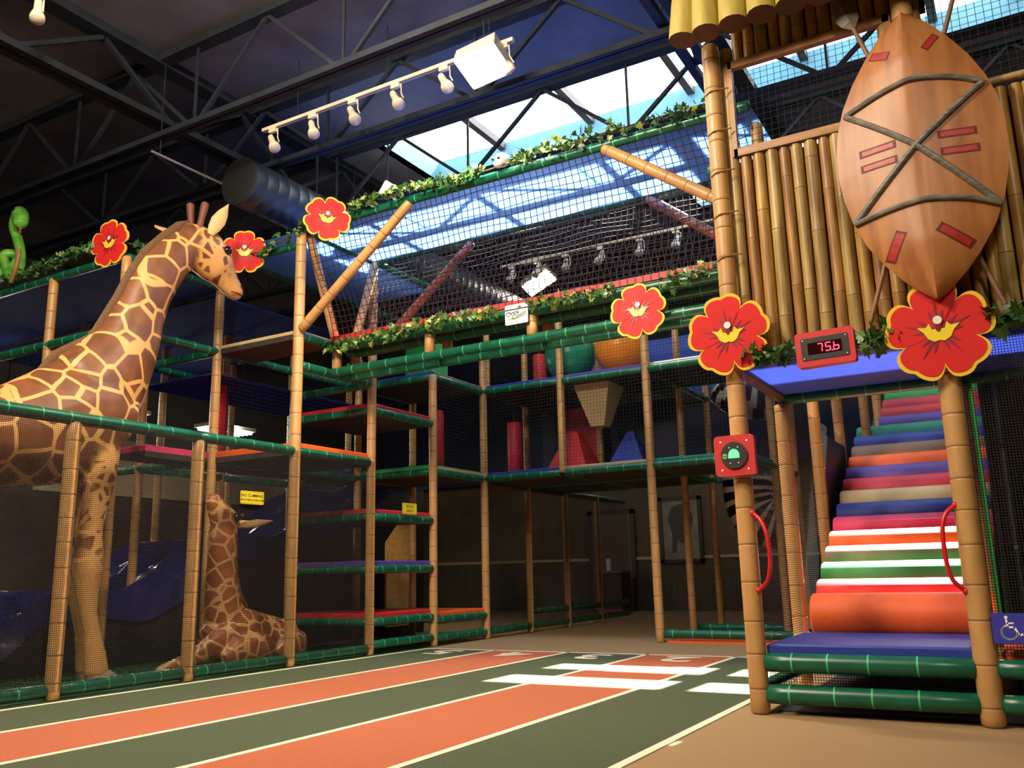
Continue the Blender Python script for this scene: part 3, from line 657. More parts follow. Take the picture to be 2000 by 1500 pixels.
# ------------------------------------------------------------------ giraffes
def giraffe_mat(name, cream, brown, brown2, scale, edge, legs=True):
    m = bpy.data.materials.new(name); m.use_nodes = True; nt = m.node_tree; N = nt.nodes; L = nt.links; b = N['Principled BSDF']
    b.inputs['Roughness'].default_value = 0.4
    tc = N.new('ShaderNodeTexCoord'); nz = N.new('ShaderNodeTexNoise'); nz.inputs['Scale'].default_value = 2.5
    L.new(tc.outputs['Object'], nz.inputs['Vector'])
    mx = N.new('ShaderNodeMix'); mx.data_type = 'VECTOR'; mx.inputs['Factor'].default_value = 0.05
    L.new(tc.outputs['Object'], mx.inputs['A']); L.new(nz.outputs['Color'], mx.inputs['B'])
    def ramp(src, p0, c0, p1, c1):
        r = N.new('ShaderNodeValToRGB'); r.color_ramp.elements[0].position = p0; r.color_ramp.elements[0].color = (*c0, 1)
        r.color_ramp.elements[1].position = p1; r.color_ramp.elements[1].color = (*c1, 1); L.new(src, r.inputs['Fac']); return r
    def vor(sc, e):
        v = N.new('ShaderNodeTexVoronoi'); v.feature = 'DISTANCE_TO_EDGE'; v.inputs['Scale'].default_value = sc; v.inputs['Randomness'].default_value = 0.9
        L.new(mx.outputs['Result'], v.inputs['Vector'])
        return ramp(v.outputs['Distance'], e*0.8, (0, 0, 0), e*1.15, (1, 1, 1)).outputs['Color']
    big = vor(scale, edge); small = vor(scale*2.3, edge*2.9)
    sp = N.new('ShaderNodeSeparateXYZ'); L.new(tc.outputs['Object'], sp.inputs[0])
    n2 = N.new('ShaderNodeTexNoise'); n2.inputs['Scale'].default_value = 6; L.new(tc.outputs['Object'], n2.inputs['Vector'])
    br = ramp(n2.outputs['Fac'], 0.3, brown, 0.7, brown2)
    fac = big
    if legs:
        def gate(src, a, bb):
            g = N.new('ShaderNodeMapRange'); g.inputs['From Min'].default_value = a; g.inputs['From Max'].default_value = bb; L.new(src, g.inputs['Value']); return g.outputs[0]
        lo = gate(sp.outputs['Z'], 2.02, 1.92)
        hy = gate(sp.outputs['Y'], 0.72, 0.80); hz = gate(sp.outputs['Z'], 3.6, 3.7)
        hh = N.new('ShaderNodeMath'); hh.operation = 'MULTIPLY'; L.new(hy, hh.inputs[0]); L.new(hz, hh.inputs[1])
        ly = gate(sp.outputs['Y'], -0.35, -0.25); lo2 = N.new('ShaderNodeMath'); lo2.operation = 'MULTIPLY'; L.new(lo, lo2.inputs[0]); L.new(ly, lo2.inputs[1])
        sm = N.new('ShaderNodeMath'); sm.operation = 'MAXIMUM'; L.new(lo2.outputs[0], sm.inputs[0]); L.new(hh.outputs[0], sm.inputs[1])
        m1 = N.new('ShaderNodeMix'); m1.data_type = 'RGBA'; L.new(sm.outputs[0], m1.inputs['Factor']); L.new(big, m1.inputs['A']); L.new(small, m1.inputs['B'])
        # the shins and the muzzle carry no spots
        sh = gate(sp.outputs['Z'], 0.85, 1.15); mz = gate(sp.outputs['Y'], 1.22, 1.10)
        k1 = N.new('ShaderNodeMath'); k1.operation = 'MULTIPLY'; L.new(sh, k1.inputs[0]); L.new(mz, k1.inputs[1])
        m2 = N.new('ShaderNodeMix'); m2.data_type = 'RGBA'; L.new(k1.outputs[0], m2.inputs['Factor']); m2.inputs['A'].default_value = (0.12, 0.12, 0.12, 1); L.new(m1.outputs['Result'], m2.inputs['B'])
        fac = m2.outputs['Result']
    cm = N.new('ShaderNodeMix'); cm.data_type = 'RGBA'; cm.inputs['A'].default_value = (*cream, 1)
    L.new(fac, cm.inputs['Factor']); L.new(br.outputs['Color'], cm.inputs['B']); L.new(cm.outputs['Result'], b.inputs['Base Color'])
    return m
def chain(mb, secs, n=18, x=0.0):
    """secs: (y, z, r_inplane, r_x[, dx]) rings square to the chain in the YZ plane"""
    rings = []
    for i, s in enumerate(secs):
        a = secs[max(i-1, 0)]; b = secs[min(i+1, len(secs)-1)]; d = Vector((0, b[0]-a[0], b[1]-a[1])).normalized(); q = Vector((0, -d.z, d.y))
        c = Vector((x+(s[4] if len(s) > 4 else 0), s[0], s[1]))
        rings.append([c+q*(math.cos(2*math.pi*k/n)*s[2])+Vector((math.sin(2*math.pi*k/n)*s[3], 0, 0)) for k in range(n)])
    mb.loft(rings)
GX = -6.98
g = thing('giraffe_statue', 'tall spotted giraffe statue standing behind the net fence', 'giraffe', (GX, 4.9, 0))
mb = MB()
chain(mb, [(2.2, 1.95, 0.12, 0.1), (2.35, 1.98, 0.3, 0.26), (2.7, 2.0, 0.40, 0.33), (3.3, 1.98, 0.42, 0.35), (3.9, 1.99, 0.41, 0.35), (4.15, 2.06, 0.45, 0.35), (4.5, 2.2, 0.53, 0.34), (4.8, 2.3, 0.44, 0.31), (5.0, 2.25, 0.28, 0.24), (5.1, 2.22, 0.1, 0.1)], 24, GX)
chain(mb, [(4.55, 2.25, 0.40, 0.28), (4.72, 2.5, 0.45, 0.27), (4.86, 2.7, 0.40, 0.24), (4.975, 2.9, 0.335, 0.21), (5.04, 3.07, 0.305, 0.19), (5.115, 3.3, 0.26, 0.165), (5.2, 3.555, 0.24, 0.15), (5.305, 3.76, 0.235, 0.14), (5.44, 3.96, 0.215, 0.135), (5.58, 4.1, 0.20, 0.13), (5.68, 4.17, 0.17, 0.12)], 24, GX)
chain(mb, [(5.5, 4.16, 0.10, 0.08), (5.58, 4.18, 0.2, 0.13), (5.70, 4.18, 0.245, 0.155), (5.86, 4.15, 0.265, 0.16), (6.0, 4.06, 0.235, 0.15), (6.10, 3.97, 0.165, 0.105), (6.18, 3.90, 0.13, 0.085), (6.25, 3.85, 0.11, 0.083), (6.30, 3.815, 0.085, 0.07), (6.335, 3.795, 0.03, 0.03)], 20, GX)
LEG = [(2.15, 4.66, 5.0), (1.9, 4.68, 5.02), (1.75, 4.71, 5.0), (1.5, 4.70, 4.95), (1.3, 4.69, 4.91), (1.08, 4.67, 4.93), (0.95, 4.66, 4.94), (0.78, 4.71, 4.92), (0.6, 4.765, 4.92), (0.45, 4.81, 4.96), (0.28, 4.835, 5.02), (0.13, 4.85, 5.06), (0.08, 4.85, 5.05)]
for lx, dy in ((GX+0.17, -0.13), (GX-0.17, 0.02)):
    chain(mb, [((a+b)/2+dy, z, (b-a)/2, (b-a)/2*(0.62 if z > 1.2 else 0.72)) for z, a, b in LEG], 16, lx)
for lx, dy in ((GX+0.17, 0.0), (GX-0.17, 0.15)):
    chain(mb, [(2.62+dy, 2.1, 0.3, 0.18), (2.62+dy, 1.7, 0.2, 0.14), (2.55+dy, 1.3, 0.11, 0.1), (2.45+dy, 0.95, 0.10, 0.09), (2.55+dy, 0.6, 0.07, 0.07), (2.6+dy, 0.3, 0.08, 0.075), (2.64+dy, 0.08, 0.09, 0.08)], 14, lx)
M_gir = giraffe_mat('giraffe_coat', (0.72, 0.40, 0.135), (0.135, 0.052, 0.022), (0.24, 0.085, 0.03), 4.3, 0.062)
body = remesh(mb.build('body', M_gir, g), 0.022, 5)
for lx, dy in ((GX+0.17, -0.10), (GX-0.17, 0.05), (GX+0.17, -2.33), (GX-0.17, -2.2)):
    b0 = MB(); c = Vector((lx, 4.98+dy, 0.0))
    b0.loft([[c+Vector((math.sin(q)*0.10*s, (math.cos(q)*0.16+o_)*s, z)) for q in [2*math.pi*k/16 for k in range(16)]] for z, s, o_ in ((0, 1.05, 0.03), (0.04, 1.0, 0.02), (0.10, 0.80, -0.02), (0.13, 0.6, -0.04))])
    b0.build('hoof', mat('hoof_grey', (0.30, 0.22, 0.13), 0.5), g)
mane = MB(); MP = [(4.15, 2.52), (4.33, 2.75), (4.65, 2.97), (4.74, 3.14), (4.87, 3.40), (4.99, 3.68), (5.13, 3.93), (5.32, 4.15), (5.5, 4.33), (5.62, 4.41)]
mane.path([(GX, y, z) for y, z in MP], [0.02]+[0.045]*8+[0.02], 8, 0, 0.8)
mane.build('mane', mat('mane_brown', (0.16, 0.075, 0.03), 0.7, noise=0.4, nscale=60), g)
M_horn = mat('horn_brown', (0.15, 0.05, 0.028), 0.6); M_ear = mat('ear_tan', (0.62, 0.40, 0.17), 0.5)
for sx in (-1, 1):
    MB().tube((GX+sx*0.06, 5.70, 4.36), (GX+sx*0.075, 5.70+(0.05 if sx > 0 else -0.02), 4.66), [(0, 0.035, 0), (0.1, 0.032, 0), (0.22, 0.04, 0), (0.28, 0.042, 0), (0.30, 0.02, 0)], 12).build('ossicone', M_horn, g)
    e = MB(); base = Vector((GX+sx*0.13, 5.78 if sx > 0 else 5.62, 4.30)); tip = Vector((GX+sx*0.22, 5.92, 4.66)) if sx > 0 else Vector((GX-0.40, 5.52, 4.42))
    d = (tip-base); a = Vector((0.5, 0.85, 0)).normalized(); a = (a-d.normalized()*a.dot(d.normalized())).normalized(); nn = d.normalized().cross(a)
    e.loft([[base+d*f+a*(math.cos(q)*wd)+nn*(math.sin(q)*0.018) for q in [2*math.pi*k/10 for k in range(10)]] for f, wd in ((0, 0.03), (0.2, 0.06), (0.45, 0.075), (0.7, 0.055), (0.9, 0.022), (1.0, 0.004))])
    e.build('ear', M_ear, g)
    ey = MB().sphere((GX+sx*0.132, 6.01, 4.20), 0.052, 14, 10).build('eye', mat('eye_black', (0.01, 0.008, 0.006), 0.08), g)
    MB().sphere((GX+sx*0.105, 6.0, 4.232), 0.052, 14, 8, (1, 1, 0.55)).build('eyelid', mat('eyelid_brown', (0.36, 0.16, 0.07), 0.5), g)
    MB().sphere((GX+sx*0.062, 6.275, 3.885), 0.026, 10, 8, (0.6, 1.3, 0.9)).build('nostril', mat('nostril_brown', (0.05, 0.02, 0.012), 0.5), g)
MB().path([(GX+0.075, 6.14, 3.80), (GX+0.083, 6.22, 3.805), (GX+0.06, 6.30, 3.80), (GX, 6.33, 3.79), (GX-0.06, 6.3, 3.80)], 0.007, 6).build('mouth_line', M_horn, g)

BX = -7.02
bb = thing('giraffe_statue', 'small spotted baby giraffe statue sitting on the floor and looking up', 'giraffe', (BX, 6.5, 0))
mb = MB()
chain(mb, [(7.34, 0.16, 0.08, 0.06), (7.25, 0.2, 0.2, 0.16), (7.0, 0.22, 0.24, 0.2), (6.75, 0.26, 0.26, 0.22), (6.5, 0.30, 0.29, 0.23), (6.28, 0.3, 0.24, 0.2), (6.1, 0.26, 0.12, 0.1)], 20, BX)
chain(mb, [(6.42, 0.22, 0.26, 0.18), (6.38, 0.42, 0.25, 0.17), (6.33, 0.58, 0.21, 0.145), (6.30, 0.75, 0.18, 0.13), (6.285, 0.9, 0.165, 0.12), (6.285, 1.08, 0.16, 0.115), (6.285, 1.25, 0.165, 0.12), (6.29, 1.38, 0.15, 0.11)], 20, BX)
chain(mb, [(6.40, 1.31, 0.06, 0.06), (6.36, 1.36, 0.13, 0.11), (6.30, 1.42, 0.155, 0.12), (6.23, 1.5, 0.13, 0.10), (6.17, 1.58, 0.095, 0.075), (6.13, 1.64, 0.08, 0.066), (6.10, 1.68, 0.04, 0.04)], 16, BX)
chain(mb, [(6.35, 0.3, 0.16, 0.1), (6.15, 0.24, 0.14, 0.09), (5.9, 0.14, 0.09, 0.07), (5.7, 0.09, 0.07, 0.06), (5.52, 0.06, 0.05, 0.05), (5.46, 0.05, 0.02, 0.02)], 14, BX+0.14)
chain(mb, [(6.15, 0.10, 0.06, 0.05), (6.3, 0.16, 0.15, 0.1), (6.5, 0.17, 0.17, 0.12), (6.68, 0.16, 0.14, 0.1), (6.8, 0.12, 0.07, 0.06)], 16, BX+0.24)
chain(mb, [(6.85, 0.08, 0.06, 0.05), (6.98, 0.14, 0.14, 0.1), (7.12, 0.18, 0.18, 0.12), (7.25, 0.16, 0.12, 0.08)], 14, BX+0.2)
M_bab = giraffe_mat('baby_coat', (0.56, 0.33, 0.13), (0.19, 0.055, 0.02), (0.36, 0.11, 0.035), 6.8, 0.075, False)
body = remesh(mb.build('body', M_bab, bb), 0.014, 4)
for sx in (-1, 1):
    MB().sphere((BX+sx*0.103, 6.36, 1.465), 0.045, 14, 10).build('eye', mat('eye_black', (0.01, 0.008, 0.006), 0.08), bb)
    e = MB(); base = Vector((BX+sx*0.08, 6.41, 1.38)); d = Vector((sx*0.05+0.05, 0.36, 0.06)); a = Vector((0, -0.16, 0.98)); nn = d.normalized().cross(a)
    e.loft([[base+d*f+a*(math.cos(q)*wd)+nn*(math.sin(q)*0.014) for q in [2*math.pi*k/10 for k in range(10)]] for f, wd in ((0, 0.018), (0.25, 0.038), (0.55, 0.04), (0.8, 0.025), (1.0, 0.004))])
    e.build('ear', M_ear, bb)
    MB().tube((BX+sx*0.05, 6.40, 1.45), (BX+sx*0.055, 6.50, 1.50), [(0, 0.02, 0), (0.07, 0.018, 0), (0.10, 0.02, 0), (0.115, 0.01, 0)], 10).build('ossicone', M_horn, bb)
MB().path([(BX, 6.46, 1.32), (BX, 6.465, 1.1), (BX, 6.475, 0.9), (BX, 6.54, 0.7), (BX, 6.65, 0.57)], [0.01, 0.022, 0.022, 0.022, 0.01], 8).build('mane', mat('mane_brown', (0.16, 0.075, 0.03), 0.7), bb)

# ------------------------------------------------------------------ snake on the ivy rail
M_snk = mat('snake_green', (0.16, 0.46, 0.05), 0.4, noise=0.35, nscale=9, col2=(0.04, 0.22, 0.03))
def smooth_pts(P, k=6):
    P = [Vector(p) for p in P]; out = []
    for i in range(len(P)-1):
        p0, p1, p2, p3 = P[max(i-1, 0)], P[i], P[i+1], P[min(i+2, len(P)-1)]
        for j in range(k):
            t = j/k; out.append(0.5*((2*p1)+(p2-p0)*t+(2*p0-5*p1+4*p2-p3)*t*t+(3*p1-p0-3*p2+p3)*t**3))
    return out+[P[-1]]
sn = thing('snake_figure', 'bright green cartoon snake coiled on the ivy rail at the left edge', 'snake', (-9.45, 5.34, 4.2))
SPT = [(-10.25, 5.36, 4.28), (-10.1, 5.30, 4.52), (-9.98, 5.40, 4.28), (-9.90, 5.28, 4.50), (-9.80, 5.38, 4.52), (-9.76, 5.30, 4.27), (-9.68, 5.38, 4.27), (-9.66, 5.28, 4.50), (-9.57, 5.40, 4.50), (-9.54, 5.30, 4.27), (-9.45, 5.32, 4.22), (-9.385, 5.32, 4.34), (-9.41, 5.32, 4.52), (-9.49, 5.32, 4.68), (-9.56, 5.31, 4.82), (-9.555, 5.31, 4.93), (-9.48, 5.30, 4.985), (-9.42, 5.29, 4.94)]
sp_ = smooth_pts(SPT); MB().path(sp_, [0.025+0.03*min(1, i/12) for i in range(len(sp_))], 14).build('snake_body', M_snk, sn)
hd = MB(); hd.path([(-9.50, 5.30, 5.0), (-9.46, 5.295, 4.985), (-9.41, 5.28, 4.93), (-9.375, 5.27, 4.86), (-9.35, 5.26, 4.79), (-9.34, 5.26, 4.75)], [0.03, 0.075, 0.092, 0.088, 0.07, 0.025], 16)
remesh(hd.build('snake_head', M_snk, sn), 0.012, 3)
MB().sphere((-9.40, 5.20, 4.965), 0.016, 10, 8).build('eye', M_black, sn)
MB().path([(-9.33, 5.25, 4.75), (-9.28, 5.22, 4.69), (-9.23, 5.2, 4.66)], 0.008, 6).build('tongue', mat('tongue_pink', (0.7, 0.16, 0.16), 0.5), sn)
MB().path([(-9.28, 5.22, 4.69), (-9.22, 5.2, 4.70)], 0.006, 6).build('tongue', mat('tongue_pink', (0.7, 0.16, 0.16), 0.5), sn)
MB().path(smooth_pts([(-9.44, 5.27, 4.14), (-9.35, 5.25, 4.24), (-9.31, 5.25, 4.38), (-9.33, 5.26, 4.5)]), 0.024, 8).build('twig', mat('twig_brown', (0.35, 0.17, 0.05), 0.6), sn)

# ------------------------------------------------------------------ flowers
M_fy = mat('flower_yellow', (0.76, 0.50, 0.04), 0.65, spec=0.25); M_fr = mat('flower_red', (0.60, 0.020, 0.020), 0.65, spec=0.25); M_fd = mat('flower_vein', (0.22, 0.01, 0.035), 0.5)
M_fc = mat('flower_crown', (0.80, 0.62, 0.03), 0.4); M_fw = mat('flower_white', (0.8, 0.75, 0.7), 0.4); M_fm = mat('flower_maroon', (0.16, 0.01, 0.01), 0.4)
def petal_poly(L, W, s=0.0):
    pts = [(0.02*L, -0.05*W), (0.30*L, -0.28*W), (0.55*L, -0.44*W), (0.78*L, -0.50*W), (0.92*L, -0.42*W), (1.0*L, -0.25*W), (1.0*L, -0.12*W), (0.955*L, -0.01*W),
           (0.985*L, 0.10*W), (0.99*L, 0.24*W), (0.93*L, 0.42*W), (0.78*L, 0.50*W), (0.55*L, 0.45*W), (0.30*L, 0.28*W), (0.02*L, 0.05*W)]
    if s:
        pts = [(x*(1-s), y*(1-s*1.1)) for x, y in pts]
    out = []
    for i in range(len(pts)):                       # rounded outline
        a = Vector(pts[i]); b = Vector(pts[(i+1) % len(pts)]); out += [tuple(a*0.75+b*0.25), tuple(a*0.25+b*0.75)]
    return out
def flower(c, n, R, rot, label, tilt=0.0):
    c = Vector(c); n = Vector(n).normalized(); ux0 = Vector((0, 0, 1)).cross(n).normalized(); uy0 = n.cross(ux0)
    t = thing('flower_sign', label, 'flower', c-Vector((0, 0, R)), 'flat red and yellow flower cut-outs')
    ux = ux0*math.cos(tilt)+uy0*math.sin(tilt); uy = n.cross(ux); vn = MB()
    for k in range(5):
        a = rot+k*2*math.pi/5; d = ux*math.cos(a)+uy*math.sin(a); e = n.cross(d)
        p = MB().prism(petal_poly(R, R*0.94), c+n*0.002*(k % 2), d, e, 0.014).build('petal', M_fy, t, smooth=False)
        MB().prism(petal_poly(R*0.99, R*0.93, 0.07), c+n*(0.003+0.002*(k % 2)), d, e, 0.002).build('petal_face', M_fr, p, smooth=False)
        for s, ll in ((-0.30, 0.42), (0.0, 0.62), (0.30, 0.45)):
            d2 = (d*math.cos(s)+e*math.sin(s)); e2 = n.cross(d2); w_ = 0.026*R
            vn.prism([(0.1*R, -w_), (0.32*R, -w_*1.2), (ll*R*1.05, 0), (0.32*R, w_*1.2), (0.1*R, w_)], c+n*0.0065, d2, e2, 0.001)
    vn.build('veins', M_fd, t, smooth=False)
    crown = [(-0.34, 0.08), (-0.20, 0.06), (-0.14, 0.13), (-0.10, 0.02), (0.10, 0.02), (0.14, 0.13), (0.20, 0.06), (0.34, 0.08), (0.24, -0.02), (0.18, -0.14), (0.08, -0.20), (0, -0.18), (-0.08, -0.20), (-0.18, -0.14), (-0.24, -0.02)]
    MB().prism([(x*R*1.15, y*R*1.15+0.02*R) for x, y in crown], c+n*0.010, ux, uy, 0.003).build('crown', M_fc, t, smooth=False)
    MB().prism([(0.055*R*math.cos(q), 0.10*R*math.sin(q)+0.08*R) for q in [2*math.pi*k/14 for k in range(14)]], c+n*0.012, ux, uy, 0.002).build('stamen', M_fm, t, smooth=False)
    MB().prism([(0.085*R*math.cos(q), 0.085*R*math.sin(q)+0.22*R) for q in [2*math.pi*k/16 for k in range(16)]], c+n*0.014, ux, uy, 0.002).build('pistil', M_fw, t, smooth=False)
DG = math.radians
flower((-1.495, 5.38, 2.31), (0.05, -1, -0.05), 0.262, DG(97), 'red flower cut-out on the post above the green light panel')
flower((-0.295, 5.38, 2.14), (0.0, -1, -0.05), 0.285, DG(93), 'red flower cut-out right of the digital display, below the shield')
flower((-2.71, 6.95, 3.07), (0.1, -1, 0.05), 0.252, DG(100), 'sunlit red flower cut-out on the bridge rail below the ivy')
flower((-5.80, 6.36, 4.44), (0.72, -0.70, 0), 0.24, DG(70), 'red flower cut-out atop the post at the left end of the bridge', DG(-8))
flower((-7.78, 5.30, 4.25), (0.12, -1, 0), 0.255, DG(100), 'dim red flower cut-out behind the tall giraffe\'s neck, leftmost')
flower((-7.13, 6.50, 4.40), (0.6, -0.8, 0), 0.25, DG(92), 'red flower cut-out just right of the tall giraffe\'s face')

# ------------------------------------------------------------------ ivy garlands
LM = [mat('ivy_dark', (0.020, 0.075, 0.016), 0.45), mat('ivy_mid', (0.07, 0.16, 0.03), 0.45), mat('ivy_pale', (0.30, 0.36, 0.07), 0.45)]
IVY = [(0, 0), (0.32, -0.10), (0.50, 0.12), (0.30, 0.30), (0.42, 0.62), (0.16, 0.56), (0, 1.0), (-0.16, 0.56), (-0.42, 0.62), (-0.30, 0.30), (-0.50, 0.12), (-0.32, -0.10)]
def leaf_geo(): # folded along the midrib, 10 triangles
    v = [(x, y, 0.16*abs(x)-0.12*y*y) for x, y in IVY]+[(0, 0.35, -0.03)]; n = len(IVY)
    return v, [(n, i, (i+1) % n) for i in range(n)]
LEAF = []
for m in LM:
    v, f = leaf_geo(); me = bpy.data.meshes.new('leaf'); me.from_pydata(v, [], f); me.materials.append(m); LEAF.append(me)
def garland(pts, label, nobj, nstuff, size, spread, wts, avoid=()):
    P = smooth_pts(pts, 8); base = Vector(pts[0]); t = thing('ivy_garland', label, 'ivy', base)
    MB().path(P, 0.008, 5).build('vine', mat('vine_brown', (0.07, 0.06, 0.02), 0.7), t)
    def rnd():
        for tr in range(40):
            q = rnd1()
            if not any(a < q[0].x < b for a, b in avoid): break
        return q
    def rnd1():
        i = random.randrange(len(P)-1); p = P[i].lerp(P[i+1], random.random())
        off = Vector((random.gauss(0, spread*0.5), random.gauss(-spread*0.55, spread*0.4), random.gauss(0.0, spread*0.55)))
        rot = Matrix.Rotation(random.uniform(0, 6.28), 4, 'Z') @ Matrix.Rotation(random.uniform(0.5, 2.2), 4, 'X') @ Matrix.Rotation(random.uniform(0, 6.28), 4, 'Z')
        return p+off, rot, size*random.uniform(0.7, 1.25)
    for k in range(nobj):
        p, R_, s = rnd(); o = bpy.data.objects.new('leaf', LEAF[random.choices((0, 1, 2), wts)[0]]); COL.objects.link(o); o.parent = t
        o.matrix_local = Matrix.Translation(p-base) @ R_ @ Matrix.Scale(s, 4)
    v, f = leaf_geo(); V = []; F = []; MI = []
    for k in range(nstuff):
        p, R_, s = rnd(); o0 = len(V); mi = random.choices((0, 1, 2), wts)[0]
        for q in v: V.append(tuple(R_ @ (Vector(q)*s)+p-base))
        for q in f: F.append(tuple(i+o0 for i in q)); MI.append(mi)
    me = bpy.data.meshes.new('foliage'); me.from_pydata(V, [], F)
    for m in LM: me.materials.append(m)
    me.polygons.foreach_set('material_index', MI); o = bpy.data.objects.new('foliage', me); COL.objects.link(o); o.parent = t; o['kind'] = 'stuff'
garland([(-6.15, 6.56, 4.56), (-5.2, 6.53, 4.60), (-4.2, 6.54, 4.56), (-3.2, 6.54, 4.60), (-1.62, 6.56, 4.57)], 'ivy garland along the top rail of the net bridge', 90, 420, 0.062, 0.055, (5, 5, 2), ((-4.0, -3.68), (-6.2, -5.62)))
garland([(-6.3, 7.0, 3.27), (-5.4, 6.98, 3.30), (-4.2, 6.98, 3.31), (-3.0, 6.98, 3.31), (-1.65, 7.0, 3.33)], 'ivy garland along the floor edge of the net bridge', 100, 480, 0.062, 0.055, (4, 6, 3), ((-4.16, -3.80), (-2.93, -2.5)))
garland([(-1.36, 5.42, 2.16), (-1.05, 5.41, 2.11), (-0.75, 5.41, 2.13), (-0.45, 5.42, 2.2), (0.1, 5.42, 2.19), (0.8, 5.42, 2.19)], 'dark ivy garland on the sill below the bamboo wall', 70, 50, 0.085, 0.05, (7, 3, 0.4), ((-1.13, -0.70), (-0.50, -0.08)))
garland([(-11.5, 5.32, 4.2), (-9.6, 5.33, 4.2), (-8.6, 5.33, 4.24), (-7.65, 5.34, 4.24), (-7.5, 5.9, 4.2)], 'dim ivy garland leading from the snake to the leftmost flower', 40, 300, 0.06, 0.06, (7, 3, 0.2), ((-8.0, -7.55),))
garland([(-7.2, 6.55, 4.4), (-6.8, 6.52, 4.36), (-6.4, 6.54, 4.5), (-6.2, 6.56, 4.58)], 'short dim ivy garland beside the flower right of the giraffe\'s face', 20, 60, 0.06, 0.05, (7, 3, 0.3), ((-7.35, -6.9),))
# little skull on the top garland
sk = thing('skull_ornament', 'small white skull ornament sitting in the ivy on the bridge', 'skull', (-3.83, 6.56, 4.56))
h = MB(); h.sphere((-3.83, 6.56, 4.64), 0.075, 16, 12, (1, 1, 0.9)); h.sphere((-3.85, 6.52, 4.585), 0.045, 12, 8, (1, 1, 0.8))
remesh(h.build('cranium', M_white, sk), 0.009, 3)
for s in (-1, 1): MB().sphere((-3.855+s*0.03, 6.492, 4.635), 0.018, 10, 8).build('eye_socket', M_black, sk)
# ------------------------------------------------------------------ bamboo hut with entrance
YH = 5.5; X8, X9 = -1.506, -0.28; YS = 6.72
hut = thing('bamboo_hut', 'bamboo walled play hut on tall posts above the roller stair', 'play hut', ((X8+X9)/2, YH+0.6, 0))
post(hut, (X8, YH, 0), (X8, YH, 4.43), 0.058, n=18); post(hut, (X9, YH, 0), (X9, YH, 4.6), 0.062, n=18)
M_bam = [mat('bamboo_a', (0.50, 0.31, 0.070), 0.4, noise=0.55, nscale=3.0, stretch=(6, 6, 0.8), col2=(0.24, 0.09, 0.02)),
         mat('bamboo_b', (0.43, 0.225, 0.05), 0.4, noise=0.55, nscale=3.0, stretch=(6, 6, 0.9), col2=(0.17, 0.065, 0.022)),
         mat('bamboo_c', (0.46, 0.33, 0.10), 0.4, noise=0.5, nscale=3.0, stretch=(6, 6, 0.7), col2=(0.20, 0.10, 0.03))]
M_node = mat('bamboo_node', (0.17, 0.085, 0.03), 0.6)
def bamboo(x, y, z0, z1, r, k):
    R = [(0, r, 0)]; t = random.uniform(0.1, 0.4)
    while t < z1-z0-0.03:
        R += [(t-0.02, r, 0), (t-0.004, r*1.05, 1), (t+0.003, r*1.03, 0), (t+0.02, r, 0)]; t += random.uniform(0.45, 0.8)
    R.append((z1-z0, r, 0)); lean = random.uniform(-0.008, 0.008)
    MB().tube((x, y, z0), (x+lean, y, z1), R, 10).build('bamboo_pole', [M_bam[k % 3], M_node], hut, ang=60)
x = -1.425; k = 0
while x < 0.95:
    r = random.uniform(0.034, 0.044); k = random.randrange(3)
    if x < -0.40:
        if x < -1.38: bamboo(x, YH+0.07, 2.22, 4.4, r, k)
        else:
            bamboo(x, YH+0.07, 2.22, 3.57, r, k); bamboo(x, YH+0.07, 4.27, 5.3, r, k)
    elif x < 0.0:
        bamboo(x, YH+0.07, 2.22, 5.3 if x < -0.2 else 3.6, r, k)
    else: bamboo(x, YH+0.07, 2.22, 3.60, r, k)
    x += r*2+random.uniform(0.0, 0.008)
for lo, hi in (((-1.46, YH+0.125, 2.22), (0.97, YH+0.135, 3.57)), ((-1.37, YH+0.125, 4.27), (-0.15, YH+0.135, 5.3))):
    MB().box(lo, hi).build('backing_sheet', mat('bamboo_backing', (0.085, 0.035, 0.03), 0.6, noise=0.4, nscale=5), hut, smooth=False)
M_wood = mat('frame_wood', (0.40, 0.20, 0.07), 0.45, noise=0.3, nscale=4, stretch=(1, 6, 6))
for lo, hi in (((-1.40, YH+0.02, 3.57), (-0.36, YH+0.07, 3.625)), ((-1.40, YH+0.02, 4.225), (-0.36, YH+0.07, 4.28)), ((-1.41, YH+0.02, 3.57), (-1.375, YH+0.07, 4.28)), ((-0.40, YH+0.02, 3.57), (-0.35, YH+0.07, 4.28))):
    MB().box(lo, hi).build('window_frame', M_wood, hut, smooth=False)
MB().box((-1.38, YH+0.04, 3.62), (-0.39, YH+0.045, 4.23)).build('window_pane', pane_mat('plastic_pane', (0.92, 0.95, 0.97), 0.05, 0.05), hut, smooth=False)
netq(hut, (-1.38, YH+0.10, 3.6), (-0.39, YH+0.10, 3.6), (-0.39, YH+0.10, 4.24), (-1.38, YH+0.10, 4.24), M_netw)
MB().cyl((0.0, YH+0.03, 3.64), (0.95, YH+0.03, 3.64), 0.022, n=10).build('top_pole', M_bam[2], hut)
netq(hut, (-0.2, YH+0.1, 3.6), (0.95, YH+0.1, 3.6), (0.95, YH+0.1, 5.2), (-0.2, YH+0.1, 5.2), M_netw)
MB().box((-1.40, YH-0.03, 2.24), (-0.3, YH-0.027, 3.56)).build('clear_sheet', pane_mat('clear_sheet', (0.97, 0.97, 0.97), 0.035, 0.08), hut, smooth=False)
for z in (2.55, 2.85, 3.15, 3.45, 3.75, 4.05): # cable ties on the corner post
    MB().path([(X8-0.05, YH-0.045, z-0.015), (X8, YH-0.066, z), (X8+0.06, YH-0.04, z+0.012), (X8+0.11, YH-0.01, z+0.02)], 0.005, 6).build('cable_tie', M_seam, hut)
